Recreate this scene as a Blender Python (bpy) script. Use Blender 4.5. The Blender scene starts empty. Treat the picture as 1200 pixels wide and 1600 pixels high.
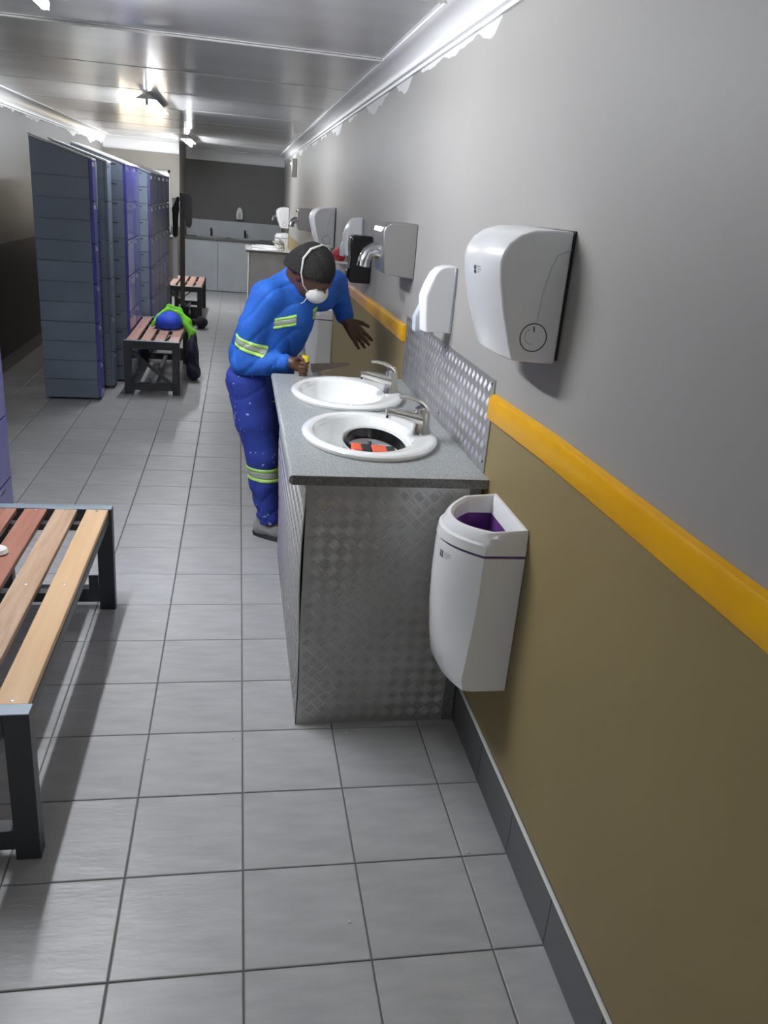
import bpy, bmesh, math, random
import numpy as np
from mathutils import Vector, Matrix
random.seed(7)
rng = np.random.default_rng(5)
D = bpy.data
SC = bpy.context.scene
COL = SC.collection
PI = math.pi

# ---------------------------------------------------------------- camera
cd = D.cameras.new('camera'); cam = D.objects.new('camera', cd); COL.objects.link(cam)
cr = Vector((0.9829476, -0.1646387, 0.0819028)); cu = Vector((-0.0165891, 0.3641899, 0.9311770)); cf = Vector((0.1831359, 0.9166569, -0.3552484))
m = Matrix.Identity(4)
for i in range(3):
    m[i][0] = cr[i]; m[i][1] = cu[i]; m[i][2] = -cf[i]
m[0][3], m[1][3], m[2][3] = -0.03913, -1.36671, 1.66832
cam.matrix_world = m
cd.sensor_fit = 'VERTICAL'; cd.sensor_height = 36.0; cd.lens = 1257.0 / 1600.0 * 36.0
cd.clip_start = 0.05; cd.clip_end = 60
SC.camera = cam

# ---------------------------------------------------------------- light + exposure
TUBE_X = -0.75
TUBES = [(1.0, 2.2, 205.0), (5.75, 6.95, 115.0), (10.7, 11.9, 200.0), (-4.4, -3.2, 120.0)]   # y start, y end, emission of each ceiling tube; last is an added, unseen fill light
WINDOW_EMIT = 4.5
SC.view_settings.view_transform = 'Standard'
try: SC.view_settings.look = 'None'
except Exception: pass
SC.view_settings.exposure = 0.35
SC.view_settings.gamma = 1.0
SC.view_settings.use_curve_mapping = False
w = D.worlds.new('world'); SC.world = w; w.use_nodes = True
w.node_tree.nodes['Background'].inputs[0].default_value = (0.55, 0.6, 0.7, 1)
w.node_tree.nodes['Background'].inputs[1].default_value = 0.15

# ---------------------------------------------------------------- materials
def lin(r, g, b):
    f = lambda c: (c / 255 / 12.92) if c / 255 <= 0.04045 else ((c / 255 + 0.055) / 1.055) ** 2.4
    return (f(r), f(g), f(b), 1)
MATS = {}
def mat(name, col, rough=0.5, metal=0.0, col2=None, nscale=8, ndetail=4, contrast=(0.35, 0.65), bump=0.0, bscale=40, stretch=(1, 1, 1), emit=None, estr=0, coat=0, alpha=1, trans=0, varobj=0, spec=None):
    mt = D.materials.new(name); MATS[name] = mt; mt.use_nodes = True
    nt = mt.node_tree; N = nt.nodes; L = nt.links
    b = N['Principled BSDF']
    b.inputs['Base Color'].default_value = col
    b.inputs['Roughness'].default_value = rough
    b.inputs['Metallic'].default_value = metal
    if spec is not None: b.inputs['Specular IOR Level'].default_value = spec
    if coat: b.inputs['Coat Weight'].default_value = coat; b.inputs['Coat Roughness'].default_value = 0.08
    if trans: b.inputs['Transmission Weight'].default_value = trans
    if alpha < 1: b.inputs['Alpha'].default_value = alpha
    tc = N.new('ShaderNodeTexCoord'); mp = N.new('ShaderNodeMapping'); mp.inputs['Scale'].default_value = stretch
    L.new(tc.outputs['Object'], mp.inputs[0])
    last = None
    if col2:
        n = N.new('ShaderNodeTexNoise'); n.inputs['Scale'].default_value = nscale; n.inputs['Detail'].default_value = ndetail
        L.new(mp.outputs[0], n.inputs['Vector'])
        r = N.new('ShaderNodeValToRGB'); r.color_ramp.elements[0].position = contrast[0]; r.color_ramp.elements[1].position = contrast[1]
        r.color_ramp.elements[0].color = col; r.color_ramp.elements[1].color = col2
        L.new(n.outputs['Fac'], r.inputs[0]); last = r.outputs[0]
        L.new(last, b.inputs['Base Color'])
    if varobj:
        oi = N.new('ShaderNodeObjectInfo'); mr = N.new('ShaderNodeMapRange'); mr.inputs['To Min'].default_value = 1 - varobj; mr.inputs['To Max'].default_value = 1 + varobj
        hs = N.new('ShaderNodeHueSaturation'); L.new(oi.outputs['Random'], mr.inputs['Value']); L.new(mr.outputs[0], hs.inputs['Value'])
        if last: L.new(last, hs.inputs['Color'])
        else: hs.inputs['Color'].default_value = col
        L.new(hs.outputs[0], b.inputs['Base Color'])
    if bump:
        n2 = N.new('ShaderNodeTexNoise'); n2.inputs['Scale'].default_value = bscale; n2.inputs['Detail'].default_value = 5
        L.new(mp.outputs[0], n2.inputs['Vector'])
        bp = N.new('ShaderNodeBump'); bp.inputs['Strength'].default_value = bump; bp.inputs['Distance'].default_value = 0.01
        L.new(n2.outputs['Fac'], bp.inputs['Height']); L.new(bp.outputs[0], b.inputs['Normal'])
    if emit:
        b.inputs['Emission Color'].default_value = emit; b.inputs['Emission Strength'].default_value = estr
    return mt

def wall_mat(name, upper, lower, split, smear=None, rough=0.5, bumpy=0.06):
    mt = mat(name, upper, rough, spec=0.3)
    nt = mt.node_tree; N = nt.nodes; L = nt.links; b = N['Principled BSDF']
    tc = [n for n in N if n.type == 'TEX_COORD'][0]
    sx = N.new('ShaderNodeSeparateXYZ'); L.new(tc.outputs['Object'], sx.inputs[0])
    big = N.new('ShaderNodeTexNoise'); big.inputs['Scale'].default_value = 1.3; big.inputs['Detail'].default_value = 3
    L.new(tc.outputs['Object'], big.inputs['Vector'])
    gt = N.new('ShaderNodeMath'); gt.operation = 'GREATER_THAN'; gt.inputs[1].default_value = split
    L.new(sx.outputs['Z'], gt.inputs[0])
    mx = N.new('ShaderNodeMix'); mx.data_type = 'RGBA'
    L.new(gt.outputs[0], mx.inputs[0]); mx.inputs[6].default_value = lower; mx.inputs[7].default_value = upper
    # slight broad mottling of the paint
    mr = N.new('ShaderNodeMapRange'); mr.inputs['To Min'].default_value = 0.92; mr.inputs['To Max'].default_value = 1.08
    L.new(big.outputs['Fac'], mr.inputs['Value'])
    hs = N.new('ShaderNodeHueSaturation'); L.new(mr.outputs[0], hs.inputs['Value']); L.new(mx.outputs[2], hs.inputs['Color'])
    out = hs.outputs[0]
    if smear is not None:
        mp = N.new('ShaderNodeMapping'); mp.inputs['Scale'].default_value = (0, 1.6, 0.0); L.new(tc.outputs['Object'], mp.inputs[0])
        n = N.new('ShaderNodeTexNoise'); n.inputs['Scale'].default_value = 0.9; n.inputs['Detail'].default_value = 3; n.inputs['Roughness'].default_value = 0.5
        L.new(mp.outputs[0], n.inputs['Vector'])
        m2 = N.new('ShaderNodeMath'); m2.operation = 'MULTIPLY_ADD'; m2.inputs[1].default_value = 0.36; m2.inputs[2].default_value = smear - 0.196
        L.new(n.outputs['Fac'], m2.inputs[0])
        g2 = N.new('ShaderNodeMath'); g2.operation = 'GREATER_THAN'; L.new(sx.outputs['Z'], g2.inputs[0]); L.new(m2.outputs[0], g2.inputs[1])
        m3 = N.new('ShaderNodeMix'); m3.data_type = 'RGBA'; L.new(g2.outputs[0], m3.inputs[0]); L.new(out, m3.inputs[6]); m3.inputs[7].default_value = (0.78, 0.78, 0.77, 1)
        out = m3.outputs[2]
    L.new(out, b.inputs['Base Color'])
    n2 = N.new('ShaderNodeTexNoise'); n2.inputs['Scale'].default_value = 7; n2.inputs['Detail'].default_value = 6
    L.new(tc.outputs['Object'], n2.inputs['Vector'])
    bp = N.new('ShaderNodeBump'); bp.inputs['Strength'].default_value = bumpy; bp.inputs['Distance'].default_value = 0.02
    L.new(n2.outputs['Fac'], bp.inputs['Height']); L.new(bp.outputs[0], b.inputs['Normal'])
    return mt

GREY_UP = (0.352, 0.340, 0.322, 1)
OLIVE = (0.285, 0.220, 0.100, 1)
M_WALL_R = wall_mat('painted_wall_right', GREY_UP, OLIVE, 1.11, smear=2.235)
M_WALL_L = wall_mat('painted_wall_left', (0.19, 0.185, 0.185, 1), (0.055, 0.05, 0.055, 1), 1.08, smear=2.215)  # lower colour also darkened to stand in for the lockers' shadow
M_WALL_B = wall_mat('painted_wall_back', (0.17, 0.172, 0.16, 1), (0.17, 0.172, 0.16, 1), 0.3)
M_WALL_BL = wall_mat('painted_wall_pale', (0.27, 0.255, 0.225, 1), (0.12, 0.105, 0.08, 1), 1.08)
M_GROUT = mat('grout', (0.14, 0.137, 0.133, 1), 0.9)
M_TILE = mat('slate_tile', (0.375, 0.375, 0.377, 1), 0.38, col2=(0.45, 0.45, 0.452, 1), nscale=9, ndetail=6, bump=0.22, bscale=16, stretch=(0.6, 2.2, 1), varobj=0.05)
M_SKIRT = mat('skirting_tile', (0.115, 0.115, 0.12, 1), 0.4, bump=0.05, bscale=20, varobj=0.06)
M_WLINE = mat('white_sealant', (0.7, 0.69, 0.66, 1), 0.5)
M_CEIL = mat('gloss_ceiling', (0.56, 0.56, 0.57, 1), 0.23, col2=(0.62, 0.62, 0.63, 1), nscale=2, bump=0.045, bscale=3.0, stretch=(0.35, 1.8, 1), coat=0.2)
M_STRIP = mat('ceiling_strip', (0.62, 0.61, 0.59, 1), 0.35, bump=0.3, bscale=60)
M_CORN = mat('plaster_cornice', (0.82, 0.82, 0.83, 1), 0.4, bump=0.06, bscale=12)
M_RAIL = mat('yellow_rail', (0.80, 0.395, 0.002, 1), 0.3, col2=(0.86, 0.45, 0.004, 1), nscale=5, bump=0.03, bscale=8, spec=0.22)
M_RAILWORN = mat('worn_rail', (0.72, 0.33, 0.09, 1), 0.35, col2=(0.75, 0.5, 0.36, 1), nscale=4)
M_ALU = mat('chequer_plate', (0.50, 0.495, 0.49, 1), 0.38, 0.78, bump=0.08, bscale=25, col2=(0.44, 0.435, 0.43, 1), nscale=6)
M_BAR = mat('tread_bar', (0.62, 0.61, 0.60, 1), 0.33, 0.85)
M_STEEL = mat('brushed_steel', (0.46, 0.45, 0.44, 1), 0.33, 0.9, bump=0.03, bscale=60, stretch=(1, 1, 12))
M_CHROME = mat('chrome', (0.8, 0.8, 0.82, 1), 0.08, 1.0)
M_TAP = mat('satin_tap', (0.62, 0.60, 0.57, 1), 0.22, 1.0)
M_LAM = mat('granite_laminate', (0.25, 0.265, 0.265, 1), 0.38, col2=(0.42, 0.44, 0.44, 1), nscale=160, ndetail=3, contrast=(0.4, 0.62))
M_LAMD = mat('laminate_edge', (0.12, 0.12, 0.12, 1), 0.5, col2=(0.19, 0.19, 0.185, 1), nscale=120, contrast=(0.4, 0.6))  # dark laminate; on worktop end edges the dark is painted shade
M_PORC = mat('white_porcelain', (0.93, 0.94, 0.93, 1), 0.09, coat=0.6)
M_PLW = mat('white_plastic', (0.88, 0.89, 0.90, 1), 0.24, coat=0.2)
M_PLW2 = mat('pale_blue_plastic', (0.62, 0.67, 0.74, 1), 0.3)
M_LINE = mat('dark_line', (0.05, 0.05, 0.055, 1), 0.5)
M_LOGO = mat('logo_ink', (0.06, 0.065, 0.09, 1), 0.5)
M_LOGOG = mat('logo_grey', (0.42, 0.45, 0.50, 1), 0.5)
M_PURPLE = mat('purple_liner', (0.11, 0.035, 0.20, 1), 0.3, col2=(0.2, 0.07, 0.34, 1), nscale=14)
M_BLACK = mat('black_gloss', (0.012, 0.012, 0.013, 1), 0.2)
M_RUBBER = mat('black_rubber', (0.02, 0.02, 0.022, 1), 0.7)
M_FRAME = mat('dark_grey_frame', (0.040, 0.042, 0.046, 1), 0.38)
M_FRAMETOP = mat('grey_blue_steel', (0.27, 0.32, 0.37, 1), 0.4, 0.3)
M_WA = mat('red_wood', (0.30, 0.125, 0.085, 1), 0.42, col2=(0.38, 0.175, 0.125, 1), nscale=5, stretch=(9, 0.7, 1), bump=0.04)
M_WC = mat('brown_wood', (0.42, 0.27, 0.17, 1), 0.42, col2=(0.52, 0.37, 0.26, 1), nscale=5, stretch=(9, 0.7, 1), bump=0.04)
M_WD = mat('orange_wood', (0.60, 0.38, 0.20, 1), 0.4, col2=(0.66, 0.45, 0.26, 1), nscale=4, stretch=(9, 0.5, 1), bump=0.04)
M_WB2 = mat('pink_wood', (0.44, 0.235, 0.175, 1), 0.45, col2=(0.52, 0.31, 0.24, 1), nscale=5, stretch=(9, 0.7, 1))
M_POLE = mat('brown_pole', (0.085, 0.078, 0.07, 1), 0.5)
M_SCREW = mat('screw', (0.8, 0.8, 0.8, 1), 0.25, 0.8)
M_LOCK = mat('locker_grey', (0.165, 0.20, 0.265, 1), 0.34, col2=(0.19, 0.23, 0.29, 1), nscale=3, varobj=0.08)
M_LOCKD = mat('locker_indigo', (0.09, 0.085, 0.42, 1), 0.25, coat=0.6, varobj=0.1)
M_LOCKD2 = mat('locker_dark_indigo', (0.07, 0.075, 0.19, 1), 0.35, varobj=0.1)
M_LOCKT = mat('locker_edge', (0.60, 0.60, 0.57, 1), 0.4)
M_JACK = mat('blue_cotton', (0.012, 0.098, 0.46, 1), 0.8, col2=(0.018, 0.135, 0.56, 1), nscale=10, bump=0.7, bscale=14)
M_SKIN = mat('dark_skin', (0.095, 0.042, 0.024, 1), 0.45, bump=0.05, bscale=60)
M_HAT = mat('charcoal_wool', (0.012, 0.0115, 0.011, 1), 0.95, bump=0.5, bscale=90)
M_MASK = mat('mask_white', (0.72, 0.71, 0.67, 1), 0.7, bump=0.1)
M_LIME = mat('lime_tape', (0.50, 0.85, 0.18, 1), 0.5)
M_SILV = mat('silver_tape', (0.42, 0.46, 0.40, 1), 0.4, 0.2)
M_SHOE = mat('dusty_shoe', (0.25, 0.25, 0.24, 1), 0.8, col2=(0.35, 0.35, 0.34, 1), nscale=20)
M_SOLE = mat('dark_sole', (0.03, 0.03, 0.03, 1), 0.7)
M_YEL = mat('yellow_plastic', (0.85, 0.72, 0.02, 1), 0.35)
M_BLADE = mat('brown_blade', (0.045, 0.030, 0.020, 1), 0.75)
M_ORANGE = mat('orange_strap', (0.85, 0.13, 0.06, 1), 0.5)
M_LIMEC = mat('lime_cloth', (0.22, 0.72, 0.04, 1), 0.75, bump=0.2)
M_BLUEC = mat('royal_blue_cloth', (0.02, 0.07, 0.62, 1), 0.7, bump=0.2)
M_NAVY = mat('navy_cloth', (0.012, 0.010, 0.035, 1), 0.85, bump=0.3)
M_DARKC = mat('dark_cloth', (0.02, 0.02, 0.024, 1), 0.9, bump=0.3)
M_GREYC = mat('grey_cloth', (0.16, 0.16, 0.165, 1), 0.9)
M_RED = mat('red_cloth', (0.5, 0.02, 0.03, 1), 0.6)
M_TUBE = mat('lit_tube', (1, 1, 1, 1), 0.4)
M_PANE = mat('lit_pane', (0.9, 0.85, 0.75, 1), 0.4, emit=(1.0, 0.84, 0.62, 1), estr=WINDOW_EMIT)
M_PALEMET = mat('pale_metal', (0.52, 0.55, 0.58, 1), 0.42, 0.15, col2=(0.56, 0.60, 0.63, 1), nscale=3, bump=0.03)
M_CEMENT = mat('sill', (0.5, 0.49, 0.46, 1), 0.6)
M_DRIP = mat('paint_spatter', (0.6, 0.6, 0.58, 1), 0.6)
M_BLUELED = mat('led', (0.8, 0.9, 1, 1), 0.4, emit=(0.8, 0.9, 1, 1), estr=4)

def trousers_mat():
    mt = mat('paint_flecked_blue', (0.020, 0.045, 0.30, 1), 0.8, bump=0.4, bscale=16)
    nt = mt.node_tree; N = nt.nodes; L = nt.links; b = N['Principled BSDF']
    tc = [n for n in N if n.type == 'TEX_COORD'][0]
    v = N.new('ShaderNodeTexVoronoi'); v.inputs['Scale'].default_value = 46; v.inputs['Randomness'].default_value = 1
    L.new(tc.outputs['Object'], v.inputs['Vector'])
    n = N.new('ShaderNodeTexNoise'); n.inputs['Scale'].default_value = 5; L.new(tc.outputs['Object'], n.inputs['Vector'])
    mu = N.new('ShaderNodeMath'); mu.operation = 'MULTIPLY_ADD'; mu.inputs[1].default_value = 1.1; mu.inputs[2].default_value = -0.32
    L.new(n.outputs['Fac'], mu.inputs[0])
    lt = N.new('ShaderNodeMath'); lt.operation = 'LESS_THAN'; L.new(v.outputs['Distance'], lt.inputs[0]); L.new(mu.outputs[0], lt.inputs[1])
    n3 = N.new('ShaderNodeTexNoise'); n3.inputs['Scale'].default_value = 12; L.new(tc.outputs['Object'], n3.inputs['Vector'])
    g3 = N.new('ShaderNodeMath'); g3.operation = 'GREATER_THAN'; g3.inputs[1].default_value = 0.55; L.new(n3.outputs['Fac'], g3.inputs[0])
    an = N.new('ShaderNodeMath'); an.operation = 'MULTIPLY'; L.new(lt.outputs[0], an.inputs[0]); L.new(g3.outputs[0], an.inputs[1])
    mx = N.new('ShaderNodeMix'); mx.data_type = 'RGBA'; L.new(an.outputs[0], mx.inputs[0]); mx.inputs[6].default_value = (0.020, 0.045, 0.30, 1); mx.inputs[7].default_value = (0.42, 0.45, 0.6, 1)
    L.new(mx.outputs[2], b.inputs['Base Color'])
    return mt
M_TROU = trousers_mat()
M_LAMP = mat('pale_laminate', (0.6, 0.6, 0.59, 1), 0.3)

# ---------------------------------------------------------------- mesh builder
class MB:
    def __init__(s): s.v = []; s.f = []
    def add(s, vs, fs):
        o = len(s.v); s.v += [tuple(map(float, p)) for p in vs]; s.f += [tuple(i + o for i in f) for f in fs]; return s
    def box(s, x0, x1, y0, y1, z0, z1):
        vs = [(x, y, z) for x in (x0, x1) for y in (y0, y1) for z in (z0, z1)]
        return s.add(vs, [(0, 1, 3, 2), (4, 6, 7, 5), (0, 4, 5, 1), (2, 3, 7, 6), (0, 2, 6, 4), (1, 5, 7, 3)])
    def beam(s, a, b, w, h, up=(0, 0, 1)):
        a = Vector(a); b = Vector(b); d = (b - a).normalized(); u = Vector(up); r = d.cross(u).normalized(); u = r.cross(d)
        vs = [p + r * sx * w / 2 + u * sy * h / 2 for p in (a, b) for sx in (-1, 1) for sy in (-1, 1)]
        return s.add(vs, [(0, 1, 3, 2), (4, 6, 7, 5), (0, 4, 5, 1), (2, 3, 7, 6), (0, 2, 6, 4), (1, 5, 7, 3)])
    def prism(s, prof, axis, a, b):
        """prof list of 2-D points, extruded along axis (0,1,2) from a to b"""
        n = len(prof); P = []
        for t in (a, b):
            for p in prof:
                q = list(p); q.insert(axis, t); P.append(q)
        f = [tuple(range(n)), tuple(range(2 * n - 1, n - 1, -1))] + [(i, i + n, (i + 1) % n + n, (i + 1) % n) for i in range(n)]
        return s.add(P, f)
    def loft(s, rings, cap=True, closed=True):
        n = len(rings[0]); P = [p for r in rings for p in r]; f = []
        for k in range(len(rings) - 1):
            for i in range(n if closed else n - 1):
                j = (i + 1) % n
                f.append((k * n + i, k * n + j, (k + 1) * n + j, (k + 1) * n + i))
        if cap:
            f.append(tuple(range(n - 1, -1, -1))); f.append(tuple((len(rings) - 1) * n + i for i in range(n)))
        return s.add(P, f)
    def tube(s, pts, r, n=10, cap=True):
        pts = [Vector(p) for p in pts]; rr = r if isinstance(r, (list, tuple)) else [r] * len(pts); rings = []
        t0 = (pts[1] - pts[0]).normalized(); ref = Vector((0, 0, 1)) if abs(t0.z) < 0.9 else Vector((1, 0, 0))
        u = t0.cross(ref).normalized()
        for i, p in enumerate(pts):
            t = (pts[min(i + 1, len(pts) - 1)] - pts[max(i - 1, 0)]).normalized()
            u = (u - t * u.dot(t)).normalized(); v = t.cross(u)
            rings.append([p + (u * math.cos(2 * PI * k / n) + v * math.sin(2 * PI * k / n)) * rr[i] for k in range(n)])
        return s.loft(rings, cap)
    def cyl(s, c, axis, r, h, n=20):
        c = Vector(c); d = Vector([0, 0, 0]); d[axis] = h
        return s.tube([c, c + d], r, n)
    def lathe(s, c, prof, n=24, ex=1, ey=1):
        rings = [[(c[0] + r * ex * math.cos(2 * PI * k / n), c[1] + r * ey * math.sin(2 * PI * k / n), c[2] + z) for k in range(n)] for r, z in prof]
        return s.loft(rings, True)

def root_loc(o):
    v = Vector((0, 0, 0))
    while o is not None: v += o.location; o = o.parent
    return v
def build(name, mb, mt, parent=None, bevel=0, smooth=False, seg=2, local=False, label=None, kind=None, loc=None):
    me = D.meshes.new(name); off = Vector((0, 0, 0))
    if parent is not None and not local: off = root_loc(parent)
    if loc is not None: off = Vector(loc)
    me.from_pydata([(x - off.x, y - off.y, z - off.z) for x, y, z in mb.v], [], mb.f); me.validate(); me.update()
    bm = bmesh.new(); bm.from_mesh(me); bmesh.ops.recalc_face_normals(bm, faces=bm.faces); bm.to_mesh(me); bm.free()
    me.materials.append(mt)
    o = D.objects.new(name, me); COL.objects.link(o)
    if parent is not None: o.parent = parent
    if loc is not None: o.location = off
    if smooth or bevel:
        me.shade_smooth(); me.set_sharp_from_angle(angle=math.radians(38))
    if bevel:
        b = o.modifiers.new('bevel', 'BEVEL'); b.width = bevel; b.segments = seg; b.limit_method = 'ANGLE'; b.angle_limit = math.radians(35)
    if label: o['label'] = label
    if kind: o['kind'] = kind
    return o
def thing(name, label, cat, loc, group=None, rotz=0):
    o = D.objects.new(name, None); COL.objects.link(o); o.location = loc; o.rotation_euler = (0, 0, rotz); o.empty_display_size = 0.1
    o['label'] = label; o['category'] = cat
    if group: o['group'] = group
    return o
def tag(o, label, cat, group=None):
    o['label'] = label; o['category'] = cat
    if group: o['group'] = group
    return o
def struct(o): o['kind'] = 'structure'; return o
KIDS = {}
def copy_thing(root, loc, label, group=None, rotz=None):
    r = root.copy(); COL.objects.link(r); r.location = loc
    if rotz is not None: r.rotation_euler = (0, 0, rotz)
    r['label'] = label
    if group: r['group'] = group
    for ch in [o for o in COL.objects if o.parent == root]:
        c = ch.copy(); COL.objects.link(c); c.parent = r
        for g in [o for o in COL.objects if o.parent == ch]:
            d = g.copy(); COL.objects.link(d); d.parent = c
    return r
def inst(ob, loc, parent, name=None):
    c = ob.copy(); c.location = loc; c.parent = parent; COL.objects.link(c); return c

# ================================================================= ROOM
XR = 0.738; XL = -2.08; YB = 14.2; YN = -5.6; ZC = 2.32; S = 0.3
XF = XR
struct(build('floor', MB().box(XL - 0.1, XR + 0.1, YN - 0.1, YB + 0.1, -0.06, -0.0035), M_GROUT))
floor = D.objects['floor']
tile_me = None
def tile_mesh(w, d, g=0.0022):
    b = 0.0022; z0 = -0.0035; z1 = 0.0
    v = [(g, g, z0), (w - g, g, z0), (w - g, d - g, z0), (g, d - g, z0)]
    v += [(g, g, z1 - b * .7), (w - g, g, z1 - b * .7), (w - g, d - g, z1 - b * .7), (g, d - g, z1 - b * .7)]
    v += [(g + b, g + b, z1), (w - g - b, g + b, z1), (w - g - b, d - g - b, z1), (g + b, d - g - b, z1)]
    f = []
    for k in (0, 4):
        for i in range(4):
            j = (i + 1) % 4; f.append((k + i, k + j, k + 4 + j, k + 4 + i))
    f.append((8, 9, 10, 11)); return v, f
cache = {}; far = MB()
cols = [(-2.08, -1.8)] + [(-1.8 + S * k, -1.5 + S * k) for k in range(8)] + [(0.6, 0.7385)]
for r in range(-18, 48):
    for ci, (xa, xb) in enumerate(cols):
        y0 = r * S
        if -4 <= r < 22 and not (r > 10 and ci < 1):
            key = round(xb - xa, 3)
            if key not in cache:
                o = build('floor_tile', MB().add(*tile_mesh(xb - xa, S)), M_TILE, floor, local=True); cache[key] = o; o.location = (xa, y0, 0)
            else:
                o = inst(cache[key], (xa, y0, 0), floor)
            o.location.z += random.uniform(-0.0003, 0.0003)
        else:
            v, f = tile_mesh(xb - xa, S); far.add([(a + xa, b + y0, c) for a, b, c in v], f)
build('distant_floor_tiles', far, M_TILE, floor, kind='stuff')

struct(build('wall_right', MB().box(XR, XR + 0.12, YN, YB + 0.1, -0.05, ZC + 0.1), M_WALL_R))
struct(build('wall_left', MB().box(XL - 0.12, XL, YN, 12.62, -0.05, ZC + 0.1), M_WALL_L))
struct(build('wall_back', MB().box(-1.2, XR, YB, YB + 0.1, -0.05, ZC + 0.1), M_WALL_B))
struct(build('wall_front', MB().box(XL, XR, YN - 0.1, YN, -0.05, ZC + 0.1), M_WALL_BL))
YW = 12.5
# wall with the bright window, left of the sink recess
wl = MB(); WX0, WX1, WZ0, WZ1 = -1.86, -1.10, 0.95, 1.90
wl.box(XL, WX0, YW, YW + 0.12, 0, ZC + 0.1).box(WX1, -0.96, YW, YW + 0.12, 0, ZC + 0.1).box(WX0, WX1, YW, YW + 0.12, 0, WZ0).box(WX0, WX1, YW, YW + 0.12, WZ1, ZC + 0.1)
wl.box(-1.08, -0.96, YW + 0.12, YB, 0, ZC + 0.1)
struct(build('wall_window_side', wl, M_WALL_BL))
win = MB(); 
for a, b in ((WX0, WX0 + 0.04), (WX1 - 0.04, WX1), ((WX0 + WX1) / 2 - 0.015, (WX0 + WX1) / 2 + 0.015)): win.box(a, b, YW + 0.03, YW + 0.08, WZ0, WZ1)
win.box(WX0, WX1, YW + 0.03, YW + 0.08, WZ0, WZ0 + 0.04).box(WX0, WX1, YW + 0.03, YW + 0.08, WZ1 - 0.04, WZ1)
w1 = struct(build('window_1', win, M_LOCKT))
for a, b in ((WX0 + 0.04, (WX0 + WX1) / 2 - 0.015), ((WX0 + WX1) / 2 + 0.015, WX1 - 0.04)):
    build('pane', MB().box(a, b, YW + 0.05, YW + 0.06, WZ0 + 0.04, WZ1 - 0.04), M_PANE, w1)
build('window_sill', MB().box(WX0 - 0.03, WX1 + 0.03, YW - 0.03, YW + 0.1, WZ0 - 0.03, WZ0), M_CEMENT, w1, bevel=0.004)

# ceiling : gloss panels between ridged strips
ceil = struct(build('ceiling', MB().box(XL - 0.1, XR + 0.1, YN - 0.1, YB + 0.1, ZC + 0.012, ZC + 0.1), M_CEIL))
js = [2.965 + 1.31 * k for k in range(-6, 9)]
edges = [YN] + [j for j in js if YN < j < YB] + [YB]
for a, b in zip(edges[:-1], edges[1:]):
    build('ceiling_panel', MB().box(XL, XR, a + 0.002, b - 0.002, ZC, ZC + 0.011), M_CEIL, ceil)
for j in edges[1:-1]:
    st = MB()
    if j > 3.5:
        build('joint_strip', st.box(XL, XR, j - 0.012, j + 0.012, ZC - 0.0015, ZC + 0.002), M_CEIL if j > 5 else M_STRIP, ceil); continue
    st.box(XL, XR, j - 0.022, j + 0.022, ZC - 0.003, ZC).prism([(j - 0.011, ZC - 0.005), (j - 0.006, ZC - 0.012), (j + 0.006, ZC - 0.012), (j + 0.011, ZC - 0.005)], 0, XL, XR)
    build('joint_strip', st, M_STRIP, ceil)

# cornices (trim)
def cornice(name, side, a, b, axis, flip=1, z0=2.235, wd=0.115):
    # profile: distance from wall, height
    n = 9; h = ZC - z0
    pr = [(0, z0), (0.012, z0), (0.014, z0 + 0.012), (0.026, z0 + 0.016)]
    for k in range(n):
        t = k / (n - 1) * PI / 2
        pr.append((0.026 + (wd - 0.045) * (1 - math.cos(t)), z0 + 0.018 + (h - 0.034) * math.sin(t)))
    pr += [(wd - 0.010, ZC - 0.014), (wd, ZC - 0.010), (wd, ZC - 0.001), (0, ZC - 0.001)]
    pts = [(side + flip * d, z) for d, z in pr]
    return struct(build(name, MB().prism(pts, axis, a, b), M_CORN, smooth=True))
cornice('trim_1', XR, YN, YB, 1, -1)
cornice('trim_2', XL, YN, YW, 1, 1, z0=2.20, wd=0.13)
cornice('trim_3', YW, XL, -0.96, 0, -1, z0=2.14, wd=0.14)
cornice('trim_4', YB, -0.96, XR, 0, -1, z0=2.14, wd=0.14)

# yellow bumper rail, in two runs either side of the splashback
def rail(name, ys, z0, z1, mt):
    rings = []
    for y, a, b in zip(ys, z0, z1):
        x = XR; rings.append([(x, y, a), (x - 0.016, y, a + 0.003), (x - 0.019, y, a + 0.010), (x - 0.019, y, b - 0.016), (x - 0.014, y, b - 0.005), (x, y, b)])
    return struct(build(name, MB().loft(rings), mt, smooth=True))
rail('trim_5', [0.955, 0.46, 0.04, -0.18, -0.42, YN], [1.080, 1.098, 1.103, 1.104, 1.106, 1.11], [1.160, 1.177, 1.180, 1.181, 1.184, 1.19], M_RAIL)
rail('trim_6', [2.385, 2.9], [1.077, 1.072], [1.155, 1.150], M_RAIL)
rail('trim_7', [2.905, 3.55], [1.072, 1.068], [1.150, 1.145], M_RAIL)
rail('trim_8', [3.555, 9.0], [1.068, 1.05], [1.143, 1.12], M_RAILWORN)

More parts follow.
